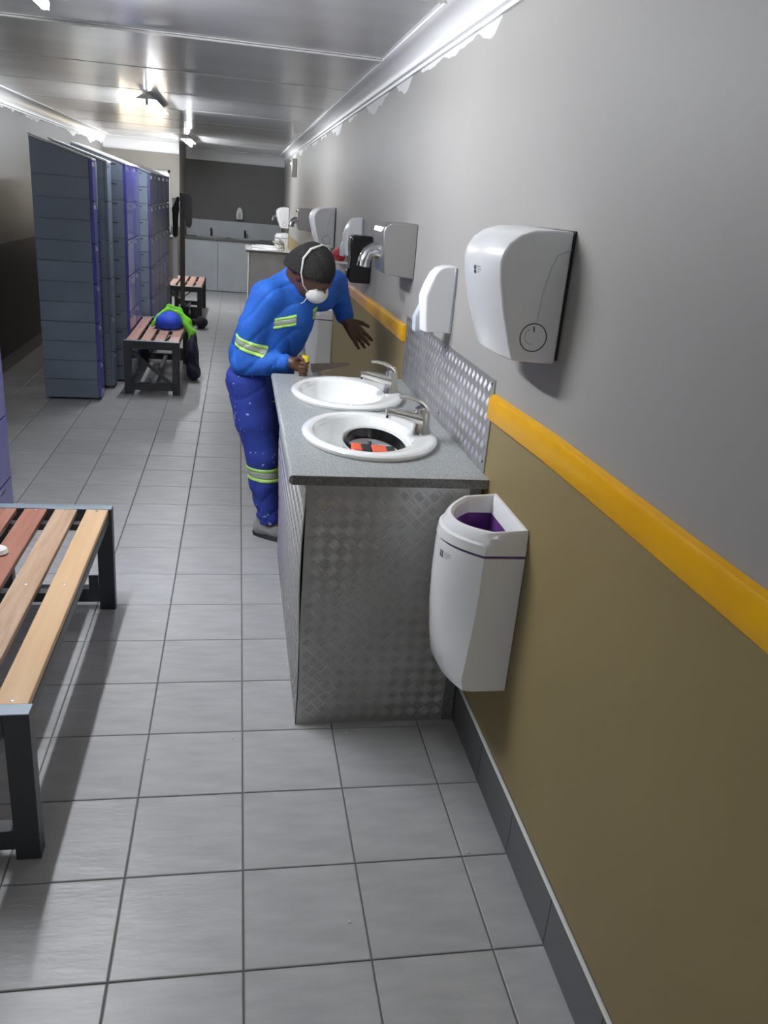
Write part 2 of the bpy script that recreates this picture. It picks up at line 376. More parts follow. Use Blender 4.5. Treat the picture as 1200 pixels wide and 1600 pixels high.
# skirting tiles on the right wall with a white line on top
bb = struct(build('baseboard_right', MB().box(XR - 0.003, XR, YN, YB, 0, 0.155), M_GROUT))
def skirt(y0, y1, z):
    g = 0.0018
    build('skirting_tile', MB().box(XR - 0.011, XR - 0.0031, y0 + g, y1 - g, 0.002, z), M_SKIRT, bb)
    build('white_line', MB().prism([(XR - 0.0115, z), (XR - 0.012, z + 0.002), (XR - 0.008, z + 0.006), (XR - 0.0031, z + 0.006), (XR - 0.0031, z)], 1, y0, y1), M_WLINE, bb)
for k in range(-18, 3): skirt(k * S, min((k + 1) * S, 0.925), 0.148)
skirt(0.9, 0.925, 0.148)
for k in range(8, 15): skirt(k * S, (k + 1) * S, 0.12)
far = MB()
for k in range(15, 37): far.box(XR - 0.011, XR - 0.0031, k * S + .002, (k + 1) * S - .002, 0.002, 0.12)
build('distant_skirting_tiles', far, M_SKIRT, bb, kind='stuff')
bl = struct(build('baseboard_left', MB().box(XL, XL + 0.003, YN, YW, 0, 0.12), M_GROUT))
far = MB()
for k in range(-10, 41): far.box(XL + 0.003, XL + 0.011, k * S + .002, (k + 1) * S - .002, 0.002, 0.12)
build('left_skirting_tiles', far, M_SKIRT, bl, kind='stuff')

# ================================================================= CEILING LIGHTS
LL = ['fluorescent ceiling tube light nearest the camera, above the slatted bench', 'lit fluorescent ceiling tube over the second bench, the nearer of the two in view', 'farthest lit fluorescent ceiling tube, near the sink recess', 'added fill light shaped as a ceiling tube, unseen behind the camera']
for i, (a, b, e) in enumerate(TUBES):
    t = thing('ceiling_light', LL[i], 'lamp', (TUBE_X, (a + b) / 2, ZC))
    z = ZC - 0.012
    build('housing', MB().prism([(TUBE_X - 0.03, z), (TUBE_X + 0.03, z), (TUBE_X + 0.075, z - 0.030), (TUBE_X + 0.073, z - 0.034), (TUBE_X - 0.073, z - 0.034), (TUBE_X - 0.075, z - 0.030)], 1, a - 0.03, b + 0.03), M_PLW, t, bevel=0.003)
    for yy in (a - 0.01, b + 0.01):
        build('tube_holder', MB().box(TUBE_X - 0.012, TUBE_X + 0.012, yy - 0.01, yy + 0.01, z - 0.075, z - 0.022), M_PLW, t)
    mt = M_TUBE.copy(); bs = mt.node_tree.nodes['Principled BSDF']; bs.inputs['Emission Color'].default_value = (0.93, 0.965, 1.0, 1); bs.inputs['Emission Strength'].default_value = e
    build('tube', MB().tube([(TUBE_X, a, z - 0.058), (TUBE_X, b, z - 0.058)], 0.018, 12), mt, t, smooth=True)

# ================================================================= CHEQUER PLATE
def tread(u0, u1, v0, v1, place, s=0.033, hh=0.0012):
    """raised lozenge bars in a 45 degree basket weave; place(u,v,h) -> xyz"""
    mb = MB(); c = math.sqrt(0.5); n = int(max(u1 - u0, v1 - v0) / s * 1.5) + 4
    L = s * 0.43; wd = s * 0.042
    for i in range(-n, n):
        for j in range(-n, n):
            cx = (i + 0.5) * s; cy = (j + 0.5) * s
            for k in range(5):
                o = (k - 2) * s * 0.185
                if (i + j) % 2 == 0: px, py, ax, ay = cx, cy + o, 1, 0
                else: px, py, ax, ay = cx + o, cy, 0, 1
                U = (px - py) * c + (u0 + u1) / 2; V = (px + py) * c + (v0 + v1) / 2
                au = (ax - ay) * c; av = (ax + ay) * c; bu, bv = -av, au
                if not (u0 + L * .75 < U < u1 - L * .75 and v0 + L * .75 < V < v1 - L * .75): continue
                P = [(-L, 0, 0), (-L * .6, -wd, 0), (L * .6, -wd, 0), (L, 0, 0), (L * .6, wd, 0), (-L * .6, wd, 0), (-L * .55, 0, hh), (L * .55, 0, hh)]
                vs = [place(U + a * au + b * bu, V + a * av + b * bv, h) for a, b, h in P]
                mb.add(vs, [(0, 1, 6), (1, 2, 7, 6), (2, 3, 7), (3, 4, 7), (4, 5, 6, 7), (5, 0, 6)])
    return mb

# ================================================================= BASIN COUNTER
def counter(y0, y1, lab, basins, dx=0.0, zo=0.0):
    """cabinet of chequer plate, worktop, basins and taps. returns nothing"""
    xs = 0.172 + dx; xt = 0.130 + dx; yp = y0 + 0.022
    cab = thing('basin_cabinet', lab['cab'], 'cabinet', ((xs + XR) / 2, (y0 + y1) / 2, 0))
    # front (aisle) sheet slightly buckled, as thin plates
    rings = []
    for k in range(9):
        z = 0.868 * k / 8; b = 0.006 * math.sin(z * 7 + 0.6) if lab['near'] else 0
        rings.append([(xs + b, yp, z), (xs + b, y1 - 0.01, z), (xs + b + 0.003, y1 - 0.01, z), (xs + b + 0.003, yp, z)])
    side = build('aisle_panel', MB().loft(rings), M_ALU, cab)
    build('tread_bars', tread(yp, y1 - 0.01, 0.0, 0.865, lambda u, v, h: (xs + (0.006 * math.sin(v * 7 + 0.6) if lab['near'] else 0) - h, u, v), s=0.036, hh=0.0022), M_BAR, side, kind='stuff')
    endp = build('end_panel', MB().box(xs + 0.004, 0.688, yp, yp + 0.003, 0, 0.868), M_ALU, cab)
    build('tread_bars', tread(xs + 0.01, 0.684, 0.004, 0.865, lambda u, v, h: (u, yp - h, v)), M_BAR, endp, kind='stuff')
    build('filler_strip', MB().box(0.690, XR - 0.013, yp + 0.001, yp + 0.02, 0.0, 0.868), M_LAMD, cab, bevel=0.001)
    build('far_panel', MB().box(xs + 0.004, XR - 0.013, y1 - 0.014, y1 - 0.011, 0, 0.868), M_ALU, cab)
    for k in range(3):
        build('rivet', MB().lathe((0.24 + dx * 0 + k * 0.19, yp + 0.001, 0.60 if k == 1 else 0.852), [(0.0045, -0.0005), (0.004, 0.002)], 8), M_LINE, cab) if False else None
    # worktop with oval holes
    wt = MB(); zt = 0.900; zb = 0.870; n = 48; half = [(yb + ye) / 2 for yb, ye in zip(basins[:-1], basins[1:])]
    br = [y0] + half + [y1]
    xa, xb = xt + 0.010, XR
    for z in (zt, zb):
        for bi, by in enumerate(basins):
            ya, yb = br[bi], br[bi + 1]; cx = 0.425 + dx * .5; outer = []; inner = []
            for k in range(n):
                t = 2 * PI * k / n; c, s_ = math.cos(t), math.sin(t)
                inner.append((cx + 0.195 * c, by + 0.24 * s_, z))
                tx = ((xb - cx) / c if c > 1e-9 else (xa - cx) / c if c < -1e-9 else 1e9); ty = ((yb - by) / s_ if s_ > 1e-9 else (ya - by) / s_ if s_ < -1e-9 else 1e9)
                tt = min(tx, ty); outer.append([cx + tt * c, by + tt * s_, z])
            for X in (xa, xb):
                for Y in (ya, yb):
                    k = min(range(n), key=lambda q: (outer[q][0] - X) ** 2 + (outer[q][1] - Y) ** 2); outer[k] = [X, Y, z]
            wt.loft([outer, inner], cap=False)
    for by in basins:
        cx = 0.425 + dx * .5
        wt.loft([[(cx + 0.195 * math.cos(2 * PI * k / n), by + 0.24 * math.sin(2 * PI * k / n), z) for k in range(n)] for z in (zt, zb)], cap=False)
    wt.add([(xa, y0, zb), (xb, y0, zb), (xb, y0, zt), (xa, y0, zt)], [(0, 1, 2, 3)]); wt.add([(xa, y1, zb), (xb, y1, zb), (xb, y1, zt), (xa, y1, zt)], [(3, 2, 1, 0)])
    wk = thing('worktop', lab['top'], 'countertop', ((xt + XR) / 2, (y0 + y1) / 2, zb))
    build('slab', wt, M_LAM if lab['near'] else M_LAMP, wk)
    nose = [(xa, zb)] + [(xa - 0.010 - 0.0 + 0.010 * 0 - 0.004 + 0.004 * 0 - 0.011 * math.sin(t) + 0.004, (zt + zb) / 2 - 0.015 * math.cos(t)) for t in [PI * k / 8 for k in range(9)]] + [(xa, zt)]
    build('rounded_edge', MB().prism(nose, 1, y0, y1), M_LAM, wk, smooth=True)
    build('end_edge', MB().box(xt, XR - 0.001, y0 - 0.0025, y0, zb, zt - 0.0005), M_LAMD, wk, bevel=0.001)  # unlit end of the worktop, its shade put into the colour
    for bi, by in enumerate(basins):
        basin(0.425 + dx * .5, by, lab['basin'][bi]); tap(0.612, by, lab['tap'][bi])

def basin(cx, cy, label):
    n = 72; z = 0.9; a, b = 0.2375, 0.292
    t = thing('washbasin', label, 'sink', (cx, cy, z))
    def ell(ra, rb, zz, ox=0.0, cut=None):
        out = []
        for k in range(n):
            th = 2 * PI * k / n; x = ox + ra * math.cos(th); y = rb * math.sin(th)
            if cut is not None and x > cut:
                x = cut + (x - cut) * 0.10
            out.append((cx + x, cy + y, zz))
        return out
    rings = [ell(a - .004, b - .004, z + .0005), ell(a, b, z + .006), ell(a, b, z + .014), ell(a - .006, b - .006, z + .021), ell(a - .018, b - .018, z + .024), ell(a - .036, b - .038, z + .0225, -.006),
             ell(a - .060, b - .052, z + .019, -.022), ell(a - .068, b - .062, z + .006, -.026), ell(a - .076, b - .075, z - .03, -.026), ell(a - .096, b - .10, z - .075, -.024), ell(a - .13, b - .145, z - .112, -.020), ell(.05, .055, z - .132, -.012), ell(.024, .024, z - .136, -.012)]
    bw = MB().loft(rings, cap=False); nn = len(rings) * n; bw.f.append(tuple(range(nn - n, nn))); build('bowl', bw, M_PORC, t, smooth=True)
    build('drain', MB().lathe((cx - .012, cy, z - .1358), [(0.022, 0), (0.020, 0.003), (0.012, 0.001)], 20), M_CHROME, t, smooth=True)

def tap(x, y, label):
    z = 0.9225; t = thing('basin_tap', label, 'tap', (x, y, z))
    body = MB(); rings = []
    for zz, rx, ry, ox in ((0, .034, .031, 0), (.004, .033, .030, 0), (.03, .029, .027, -.001), (.065, .028, .026, -.003), (.088, .027, .025, -.004), (.098, .016, .016, -.004)):
        rings.append([(x + ox + rx * math.cos(2 * PI * k / 20), y + ry * math.sin(2 * PI * k / 20), z + zz) for k in range(20)])
    build('body', MB().loft(rings), M_TAP, t, smooth=True)
    sp = [(x - .005, .050, .026), (x - .04, .058, .022), (x - .08, .066, .018), (x - .115, .072, .0145), (x - .133, .072, .012)]
    rr = []
    for px, pz, r in sp: rr.append([(px, y + 1.25 * r * math.cos(2 * PI * k / 16), z + pz + r * math.sin(2 * PI * k / 16)) for k in range(16)])
    build('spout', MB().loft(rr), M_TAP, t, smooth=True)
    build('aerator', MB().tube([(x - .121, y, z + .066), (x - .124, y, z + .050)], .0095, 12), M_CHROME, t, smooth=True)
    lv = [(x + .008, .092, .017), (x - .008, .108, .015), (x - .035, .121, .012), (x - .065, .127, .009), (x - .092, .127, .008)]
    rr = []
    for px, pz, r in lv: rr.append([(px, y + 1.5 * r * math.cos(2 * PI * k / 12), z + pz + .7 * r * math.sin(2 * PI * k / 12)) for k in range(12)])
    build('lever', MB().loft(rr), M_TAP, t, smooth=True)
    build('neck', MB().tube([(x, y, z + .088), (x, y, z + .108)], [.018, .013], 12), M_CHROME, t, smooth=True)

counter(0.905, 2.372, dict(near=True, cab='grey chequer plate basin cabinet in the foreground beside the white bin', top='grey speckled worktop in the foreground holding two white oval basins',
        basin=['white oval basin nearest the camera with the upturned hard hat in it', 'empty white oval basin beside the bending worker'], tap=['satin steel tap on the basin that holds the hard hat', 'satin steel tap on the empty basin, in front of the worker']), [1.345, 1.985])
counter(11.08, 12.35, dict(near=False, cab='distant chequer plate basin cabinet behind the worker at the corridor end', top='distant pale worktop behind the worker near the corridor end',
        basin=['distant basin, nearer one on the far worktop', 'distant basin, farther one on the far worktop'], tap=['distant tap, nearer one on the far worktop', 'distant tap, farther one on the far worktop']), [11.40, 12.02], dx=-0.06)

# splashback
sb = build('splashback', MB().box(XR - 0.004, XR - 0.0005, 0.962, 2.366, 0.901, 1.200), M_ALU)
tag(sb, 'chequer plate splashback fixed to the wall behind the two basins', 'splashback')
build('tread_bars', tread(0.962, 2.366, 0.905, 1.2, lambda u, v, h: (XR - 0.004 - h, u, v), hh=0.0009), M_BAR, sb, kind='stuff')
for yy in (0.985, 1.6, 2.34):
    for zz in (0.935, 1.185): build('screw_head', MB().lathe((0, 0, 0), [(0.004, 0), (0.003, 0.002)], 8), M_LINE, sb, local=True).matrix_local = Matrix.Translation((XR - 0.0045, yy, zz)) @ Matrix.Rotation(-PI / 2, 4, 'Y')

# upturned hard hat in the near basin
hx, hy, hz = 0.430, 1.235, 0.903
hh = thing('hard_hat', 'white hard hat upturned in the nearer basin with black and orange harness', 'hard hat', (hx, hy, hz - 0.1))
n = 40; Rg = []
tilt = Matrix.Rotation(math.radians(7), 3, 'X') @ Matrix.Rotation(math.radians(4), 3, 'Y')
def hp(x, y, z):
    v = tilt @ Vector((x, y, z)); return (hx + v.x, hy + v.y, hz + v.z)
def oval(r, z, ex=0.112, ey=0.138): return [hp(ex * r * math.cos(2 * PI * k / n), ey * r * math.sin(2 * PI * k / n), z) for k in range(n)]
prof = [(0.2, -.118), (0.55, -.105), (0.82, -.072), (0.96, -.03), (1.0, 0.0), (1.07, .008), (1.075, .012), (1.02, .010), (0.955, 0.0), (0.92, -.03), (0.78, -.068), (0.5, -.098), (0.18, -.11)]
build('shell', MB().loft([oval(r, z) for r, z in prof]), M_PLW, hh, smooth=True)
build('head_band', MB().loft([oval(.90, -.004), oval(.90, .012), oval(.87, .012), oval(.86, -.026), oval(.89, -.026), oval(.90, -.004)], cap=False), M_BLACK, hh, smooth=True)
pk = [hp(.10 * math.cos(a), -.12 + -.05 * math.sin(a) - .01, .010) for a in [PI * k / 12 for k in range(13)]]
pk2 = [(p[0], p[1], p[2] - .004) for p in pk]; build('peak', MB().loft([pk, pk2]), M_PLW, hh)
for a, b, mt, nm in ((-.092, -.060, M_ORANGE, 'orange_strap'), (-.060, -.026, M_RUBBER, 'ratchet_knob'), (-.026, .026, M_ORANGE, 'orange_strap'), (.026, .055, M_RUBBER, 'chin_strap')):
    bx = MB(); vs = [hp(x, y, z) for x in (a, b) for y in (-.100, -.045) for z in (.000, .022)]
    bx.add(vs, [(0, 1, 3, 2), (4, 6, 7, 5), (0, 4, 5, 1), (2, 3, 7, 6), (0, 2, 6, 4), (1, 5, 7, 3)]); build(nm, bx, mt, hh, bevel=0.004)
build('cradle', MB().tube([hp(-.08, 0, -.03), hp(-.04, 0, -.07), hp(.04, 0, -.07), hp(.08, 0, -.03)], .006, 8), M_BLACK, hh, smooth=True)
build('cradle', MB().tube([hp(0, .10, -.03), hp(0, .05, -.07), hp(0, -.05, -.07), hp(0, -.08, -.03)], .006, 8), M_BLACK, hh, smooth=True)
build('side_clip', MB().tube([hp(.112, -.03, -.04), hp(.122, -.03, .03)], [.012, .008], 10), M_PLW, hh, smooth=True)

# ================================================================= WALL DISPENSERS
def logo(parent, fx, y, z, k=1.0, slope=0.0):
    """two-column emblem of dark dots plus two grey text lines, on a surface facing -x; fx(z,y) gives the surface x"""
    for dz in (0, 1):
        for dy in (0, 1):
            yy = y + dy * 0.0085 * k; zz = z - dz * 0.0105 * k
            x = fx(zz, yy); build('logo_dot', MB().add([(x - .0006, yy - .003 * k, zz - .0045 * k), (x - .0006, yy + .003 * k, zz - .0045 * k), (x - .0006, yy + .003 * k, zz + .0045 * k), (x - .0006, yy - .003 * k, zz + .0045 * k), (x + .002, yy - .003 * k, zz - .0045 * k), (x + .002, yy + .003 * k, zz - .0045 * k), (x + .002, yy + .003 * k, zz + .0045 * k), (x + .002, yy - .003 * k, zz + .0045 * k)], [(0, 1, 2, 3), (0, 4, 5, 1), (3, 2, 6, 7), (0, 3, 7, 4), (1, 5, 6, 2)]), M_LOGO, parent)
    ln = MB()
    for r_, (ya, yb) in enumerate(((-.010, -.034), (-.012, -.036), (-.012, -.026))):
        zz = z + .001 * k - r_ * .0065 * k
        for q in range(5):
            a = y + (ya + (yb - ya) * q / 5) * k; b = y + (ya + (yb - ya) * (q + .72) / 5) * k; x = fx(zz, a) - .0005; x2 = fx(zz, b) - .0005
            ln.add([(x, a, zz), (x2, b, zz), (x2, b, zz + .0036 * k), (x, a, zz + .0036 * k)], [(0, 1, 2, 3)])
    build('logo_lettering', ln, M_LOGOG, parent)

TP = [(0.738, 1.646), (0.689, 1.645), (0.640, 1.642), (0.606, 1.630), (0.582, 1.610), (0.569, 1.588), (0.565, 1.565), (0.570, 1.522), (0.586, 1.455), (0.608, 1.381), (0.624, 1.339), (0.700, 1.336), (0.738, 1.336)]
def towel_dispenser(label, group):
    y0, y1 = 0.52, 0.835
    t = thing('towel_dispenser', label, 'dispenser', (XR, (y0 + y1) / 2, 1.33), group)
    # cover: profile swept along y, front crowned towards the middle
    rings = []; N = 13
    for k in range(N):
        u = k / (N - 1); y = y0 + (y1 - y0) * u; e = 1 - abs(2 * u - 1) ** 2.6
        r = []
        for x, z in TP:
            x = min(x, XR - .0051); f = max(0, (XR - x) / 0.17); r.append((x - 0.030 * f * e, y, z + (0.004 * e if z > 1.6 and f > .2 else 0)))
        rings.append(r)
    build('cover', MB().loft(rings), M_PLW, t, bevel=0.006, seg=3)
    build('back_plate', MB().box(XR - 0.005, XR - 0.0005, y0 - 0.002, y1 + 0.002, 1.345, 1.648), M_RUBBER, t, bevel=0.001)
    # lock window ring on the near side
    n = 32; cx, cz, R = 0.668, 1.398, 0.0335
    ring = MB(); rr = []
    for q in range(n + 1):
        a = 2 * PI * q / n; rr.append((cx + R * math.cos(a), y0 - 0.0006, cz + R * math.sin(a)))
    ring.tube(rr, 0.0013, 6, cap=False); build('window_ring', ring, M_LINE, t, smooth=True)
    em = [(cx - .004 + .018 * math.cos(a), y0 - .0006, cz + .002 + .018 * math.sin(a)) for a in [math.radians(110 + 14 * q) for q in range(13)]]
    build('ring_mark', MB().tube(em, 0.0009, 5), M_LOGOG, t)
    build('ring_mark', MB().tube([(cx - .002, y0 - .0006, cz + .026), (cx, y0 - .0006, cz + .014)], 0.0016, 5), M_LINE, t)
    sm = [(0.672, y0 - .0005, 1.437), (0.676, y0 - .0005, 1.50), (0.688, y0 - .0005, 1.56), (0.70, y0 - .0005, 1.592), (0.733, y0 - .0005, 1.606)]
    build('cover_seam', MB().tube(sm, 0.0008, 5), M_LOGOG, t)
    build('towel_slot', MB().box(0.64, 0.70, y0 + .03, y1 - .03, 1.3345, 1.3375), M_LINE, t)
    def fx(z, y):
        u = (y - y0) / (y1 - y0); e = 1 - abs(2 * u - 1) ** 2.6
        for (xa, za), (xb, zb) in zip(TP[6:-3], TP[7:-2]):
            if zb <= z <= za:
                x = xa + (xb - xa) * (za - z) / (za - zb); return x - 0.03 * (XR - x) / .17 * e
        return 0.56
    logo(t, fx, 0.640, 1.545, 1.0)
    return t
td = towel_dispenser('large white paper towel dispenser nearest the camera, above the yellow rail', 'white towel dispensers along the right wall')
copy_thing(td, (XR, 0.6775 + 5.08, 1.33 - 0.035), 'white towel dispenser on the right wall just behind the worker\'s head', 'white towel dispensers along the right wall')
copy_thing(td, (XR, 12.35, 1.33 - 0.14), 'farthest white towel dispenser on the right wall above the distant worktop', 'white towel dispensers along the right wall')

# soap dispenser, white, near
def soap(y0, y1, zo, label, lever=True):
    P = [(0.737, 1.482), (0.700, 1.480), (0.677, 1.472), (0.661, 1.453), (0.645, 1.412), (0.633, 1.371), (0.638, 1.30), (0.642, 1.247), (0.737, 1.246)]
    t = thing('soap_dispenser', label, 'dispenser', (XR, (y0 + y1) / 2, 1.246 + zo), 'white soap dispensers')
    rings = []; N = 11
    for k in range(N):
        u = k / (N - 1); y = y0 + (y1 - y0) * u; e = 1 - abs(2 * u - 1) ** 2.4
        r = []
        for x, z in P:
            f = max(0, (XR - x) / .10); tw = 0.18 * (z - 1.246) / .236
            yy = (y0 + y1) / 2 + (y - (y0 + y1) / 2) * (1 - tw); r.append((x - .016 * f * e, yy, z + zo))
        rings.append(r)
    build('cover', MB().loft(rings), M_PLW, t, bevel=0.004, seg=3)
    if lever:
        yc = (y0 + y1) / 2
        build('push_lever', MB().prism([(0.632, 1.355 + zo), (0.617, 1.318 + zo), (0.606, 1.292 + zo), (0.608, 1.238 + zo), (0.640, 1.236 + zo), (0.644, 1.30 + zo)], 1, yc - .01, yc + .042), M_PLW2, t, bevel=0.005, seg=3)
    build('nozzle', MB().tube([(0.672, (y0 + y1) / 2, 1.252 + zo), (0.672, (y0 + y1) / 2, 1.228 + zo)], [.014, .009], 12), M_PLW2, t, smooth=True)
    build('back_plate', MB().box(XR - .010, XR - .0005, y0 - .002, y1 + .002, 1.25 + zo, 1.478 + zo), M_LOGOG, t, bevel=.002)
soap(1.555, 1.665, 0, 'white wall soap dispenser hanging over the splashback, above the near taps')
soap(4.0, 4.14, .10, 'white soap dispenser half hidden behind the black dispenser')

# hand dryers
def dryer(label):
    y0, y1, z0, z1 = 2.31, 2.57, 1.368, 1.602
    t = thing('hand_dryer', label, 'hand dryer', (XR, (y0 + y1) / 2, z0), 'steel hand dryers on the right wall')
    pr = [(XR - .001, z0), (.606, z0 + .012), (.596, z0 + .03), (.584, z1 - .045), (.590, z1 - .022), (.612, z1 - .004), (XR - .001, z1)]
    build('housing', MB().prism(pr, 1, y0, y1), M_STEEL, t, bevel=.006, seg=3)
    pts = [(.600, 2.44, 1.470), (.565, 2.44, 1.472), (.540, 2.435, 1.458), (.527, 2.43, 1.430), (.524, 2.43, 1.400)]
    build('nozzle', MB().tube(pts, [.036, .033, .030, .030, .033], 18), M_CHROME, t, smooth=True)
    build('nozzle_collar', MB().tube([(.602, 2.44, 1.470), (.590, 2.44, 1.470)], .041, 20), M_CHROME, t, smooth=True)
    build('front_plate', MB().prism([(.583, 1.555), (.590, 1.578), (.584, 1.578), (.577, 1.556)], 1, y0 + .02, y1 - .02), M_CHROME, t, bevel=.002)
    return t
dr = dryer('steel hand dryer with chrome nozzle, nearest of the dryers, behind the black dispenser')
copy_thing(dr, (XR, 8.1, 1.330), 'steel hand dryer between the two farther towel dispensers, over the worker\'s head', 'steel hand dryers on the right wall')
copy_thing(dr, (XR, 13.3, 1.24), 'farthest hand dryer, by the sink recess', 'steel hand dryers on the right wall')

# black dispenser
y0, y1 = 3.55, 3.68
t = thing('black_dispenser', 'glossy black wall dispenser with a waisted front, left of the nearest steel dryer', 'dispenser', (XR, 3.615, 1.22))
P = [(0.737, 1.49), (0.63, 1.492), (0.606, 1.480), (0.604, 1.43), (0.612, 1.36), (0.607, 1.30), (0.602, 1.245), (0.615, 1.222), (0.737, 1.22)]
build('cover', MB().prism(P, 1, y0, y1), M_BLACK, t, bevel=.010, seg=3)
build('push_bar', MB().prism([(0.604, 1.30), (0.594, 1.29), (0.592, 1.25), (0.602, 1.245)], 1, y0 + .02, y1 - .02), M_BLACK, t, bevel=.003)

# shelf with red cloth
t = thing('wall_shelf', 'small white shelf on the wall behind the black dispenser', 'shelf', (XR, 4.7, 1.25))
build('board', MB().box(.62, XR - .001, 4.55, 4.85, 1.255, 1.27), M_PLW, t, bevel=.003)
build('bracket', MB().prism([(XR - .001, 1.255), (.66, 1.255), (XR - .001, 1.19)], 1, 4.69, 4.71), M_PLW, t)

# alarm box high on the wall
t = thing('alarm_box', 'small grey box with a light high on the right wall near the far cornice', 'box', (XR, 10.9, 1.93))
build('case', MB().box(XR - .07, XR - .001, 10.8, 11.0, 1.93, 2.17), M_STEEL, t, bevel=.008)
build('light', MB().lathe((XR - .075, 10.87, 2.10), [(.012, -.01), (.014, 0), (.010, .012)], 12), M_BLUELED, t, smooth=True)

# ================================================================= WALL BIN
def wall_bin(label):
    y0, y1 = 0.516, 0.822; yc = (y0 + y1) / 2; hw = (y1 - y0) / 2
    t = thing('wall_bin', label, 'bin', (XR, yc, 0.39), 'white wall bins')
    def ring(z, xc, xf, ins=0.0, yin=0.0, n=17):
        """D shape: wall edge, side crease at xc, crowned front reaching xf"""
        out = [(XR - 0.002 - ins, y0 + yin, z), (xc, y0 + yin, z)]
        for k in range(1, n):
            u = -1 + 2 * k / n; e = (1 - abs(u) ** 2.1); out.append((xc + (xf - xc) * e, yc + u * (hw - yin), z))
        out += [(xc, y1 - yin, z), (XR - 0.002 - ins, y1 - yin, z)]
        return out
    tilt = lambda z, x: z
    body = [(0.392, .640, .612), (0.396, .610, .570), (0.43, .602, .552), (0.50, .608, .540), (0.60, .615, .530), (0.70, .620, .526), (0.79, .620, .528), (0.808, .621, .530)]
    bl0 = MB().loft([ring(z, a, b) for z, a, b in body] + [ring(.809, .63, .545, .012, .012), ring(.79, .63, .545, .012, .012)], cap=False); nr = len(ring(1, .6, .5)); bl0.f.append(tuple(range(nr)))
    build('body', bl0, M_PLW, t, smooth=True)
    build('liner_edge', MB().loft([ring(.8092, .625, .536, 0, .003), ring(.8160, .625, .536, 0, .003), ring(.8160, .64, .56, .01, .015), ring(.8092, .64, .56, .01, .015), ring(.8092, .625, .536, 0, .003)], cap=False), M_PURPLE, t)
    # collar (open ring): outer wall up, rim, inner wall down
    def slope(r, dz): return [(x, y, z + dz * ((XR - x) / .2)) for x, y, z in r]
    R = [ring(.8162, .620, .528), ring(.842, .622, .532), ring(.847, .628, .541, 0, .003), slope(ring(.880, .633, .547, 0, .004), -.018), slope(ring(.889, .638, .554, .001, .009), -.018), slope(ring(.889, .644, .563, .008, .015), -.018),
         slope(ring(.882, .650, .572, .013, .020), -.018), ring(.80, .653, .575, .015, .022)]
    build('collar', MB().loft(R, cap=False), M_PLW, t, smooth=True)
    build('liner_bag', MB().loft([ring(.832, .6515, .5735, .0145, .0215), ring(.70, .66, .59, .02, .03), ring(.60, .67, .61, .03, .04)], cap=True), M_PURPLE, t, smooth=True)
    # open the top cap of the liner
    o = [q for q in COL.objects if q.parent == t and q.name.startswith('liner_bag')][0]
    bm = bmesh.new(); bm.from_mesh(o.data); fs = [f for f in bm.faces if len(f.verts) > 8 and f.calc_center_median().z > .83 - .39 - .01]
    bmesh.ops.delete(bm, geom=fs, context='FACES'); bm.to_mesh(o.data); bm.free()
    def fx(z, y):
        u = (y - yc) / hw; e = 1 - abs(u) ** 2.1
        for (za, xa, fa), (zb, xb, fb) in zip(body[:-1], body[1:]):
            if za <= z <= zb:
                s = (z - za) / (zb - za); c = xa + (xb - xa) * s; f = fa + (fb - fa) * s; return c + (f - c) * e
        return .55
    logo(t, fx, 0.625, 0.780, 1.0)
    return t
wb = wall_bin('white wall bin with purple liner in the foreground, right of the cabinet')
copy_thing(wb, (XR, 5.55, 0.32), 'white wall bin half hidden behind the worker\'s raised arm', 'white wall bins')
copy_thing(wb, (XR, 12.45, 0.62), 'distant white wall bin under the farthest towel dispenser', 'white wall bins')

# ================================================================= BENCHES
def bench(label, mats, group='slatted benches', near=False):
    """local coordinates: x 0..0.455, y 0..1.42, top at 0.45"""
    W, Ln, H = 0.455, 1.42, 0.45
    t = thing('bench', label, 'bench', (0, 0, 0), group)
    for yy in (0.0, Ln - 0.045):
        fr = MB(); p = 0.062
        fr.box(0, p, yy, yy + .045, 0, H - .004).box(W - p, W, yy, yy + .045, 0, H - .004).box(p, W - p, yy, yy + .045, .035, .095).box(p, W - p, yy, yy + .045, H - .068, H - .004)
        f = build('end_frame', fr, M_FRAME, t, bevel=.002, local=True)
        build('top_plate', MB().box(0, W, yy, yy + .045, H - .004, H), M_FRAMETOP, f, bevel=.0015, local=True)
        if not near:
            build('brace', MB().beam((.05, yy + .022, H - .08), (W - .05, yy + .022, .075), .014, .075, (0, 1, 0)) if yy == 0 else MB().beam((W - .05, yy + .022, H - .08), (.05, yy + .022, .075), .05, .014), M_FRAME, f, local=True)
    for i in range(4):
        x = .022 + i * .1125 - .0045
        if i == 3: x = W - .012 - .083
        s = build('slat', MB().box(x, x + .083, .046, Ln - .046, H - .024, H - .002), mats[i], t, bevel=.003, local=True)
        for yy in (.062, .71, Ln - .062):
            build('screw', MB().lathe((x + .042, yy, H - .0022), [(.0055, 0), (.005, .0014), (.003, .002)], 8), M_SCREW, s, local=True)
    for x in (.012, W - .047): build('side_rail', MB().box(x, x + .035, .045, Ln - .045, H - .062, H - .026), M_FRAME, t, bevel=.002, local=True)
    for yy in (.11, .69, Ln - .15): build('cross_rail', MB().box(.02, W - .02, yy, yy + .035, H - .05, H - .0245), M_FRAME, t, local=True)
    build('lower_rail', MB().box(W / 2 - .018, W / 2 + .018, .045, Ln - .045, .045, .08), M_FRAME, t, bevel=.002, local=True)
    build('bracket', MB().box(W - .10, W - .062, Ln - .052, Ln - .046, .095, .16), M_FRAME, t, local=True)
    return t
b1 = bench('slatted bench with red, brown and tan boards in the foreground, beside the basin cabinet', [M_WA, M_WA, M_WC, M_WD], near=True); b1.location = (-.975, .382, 0)
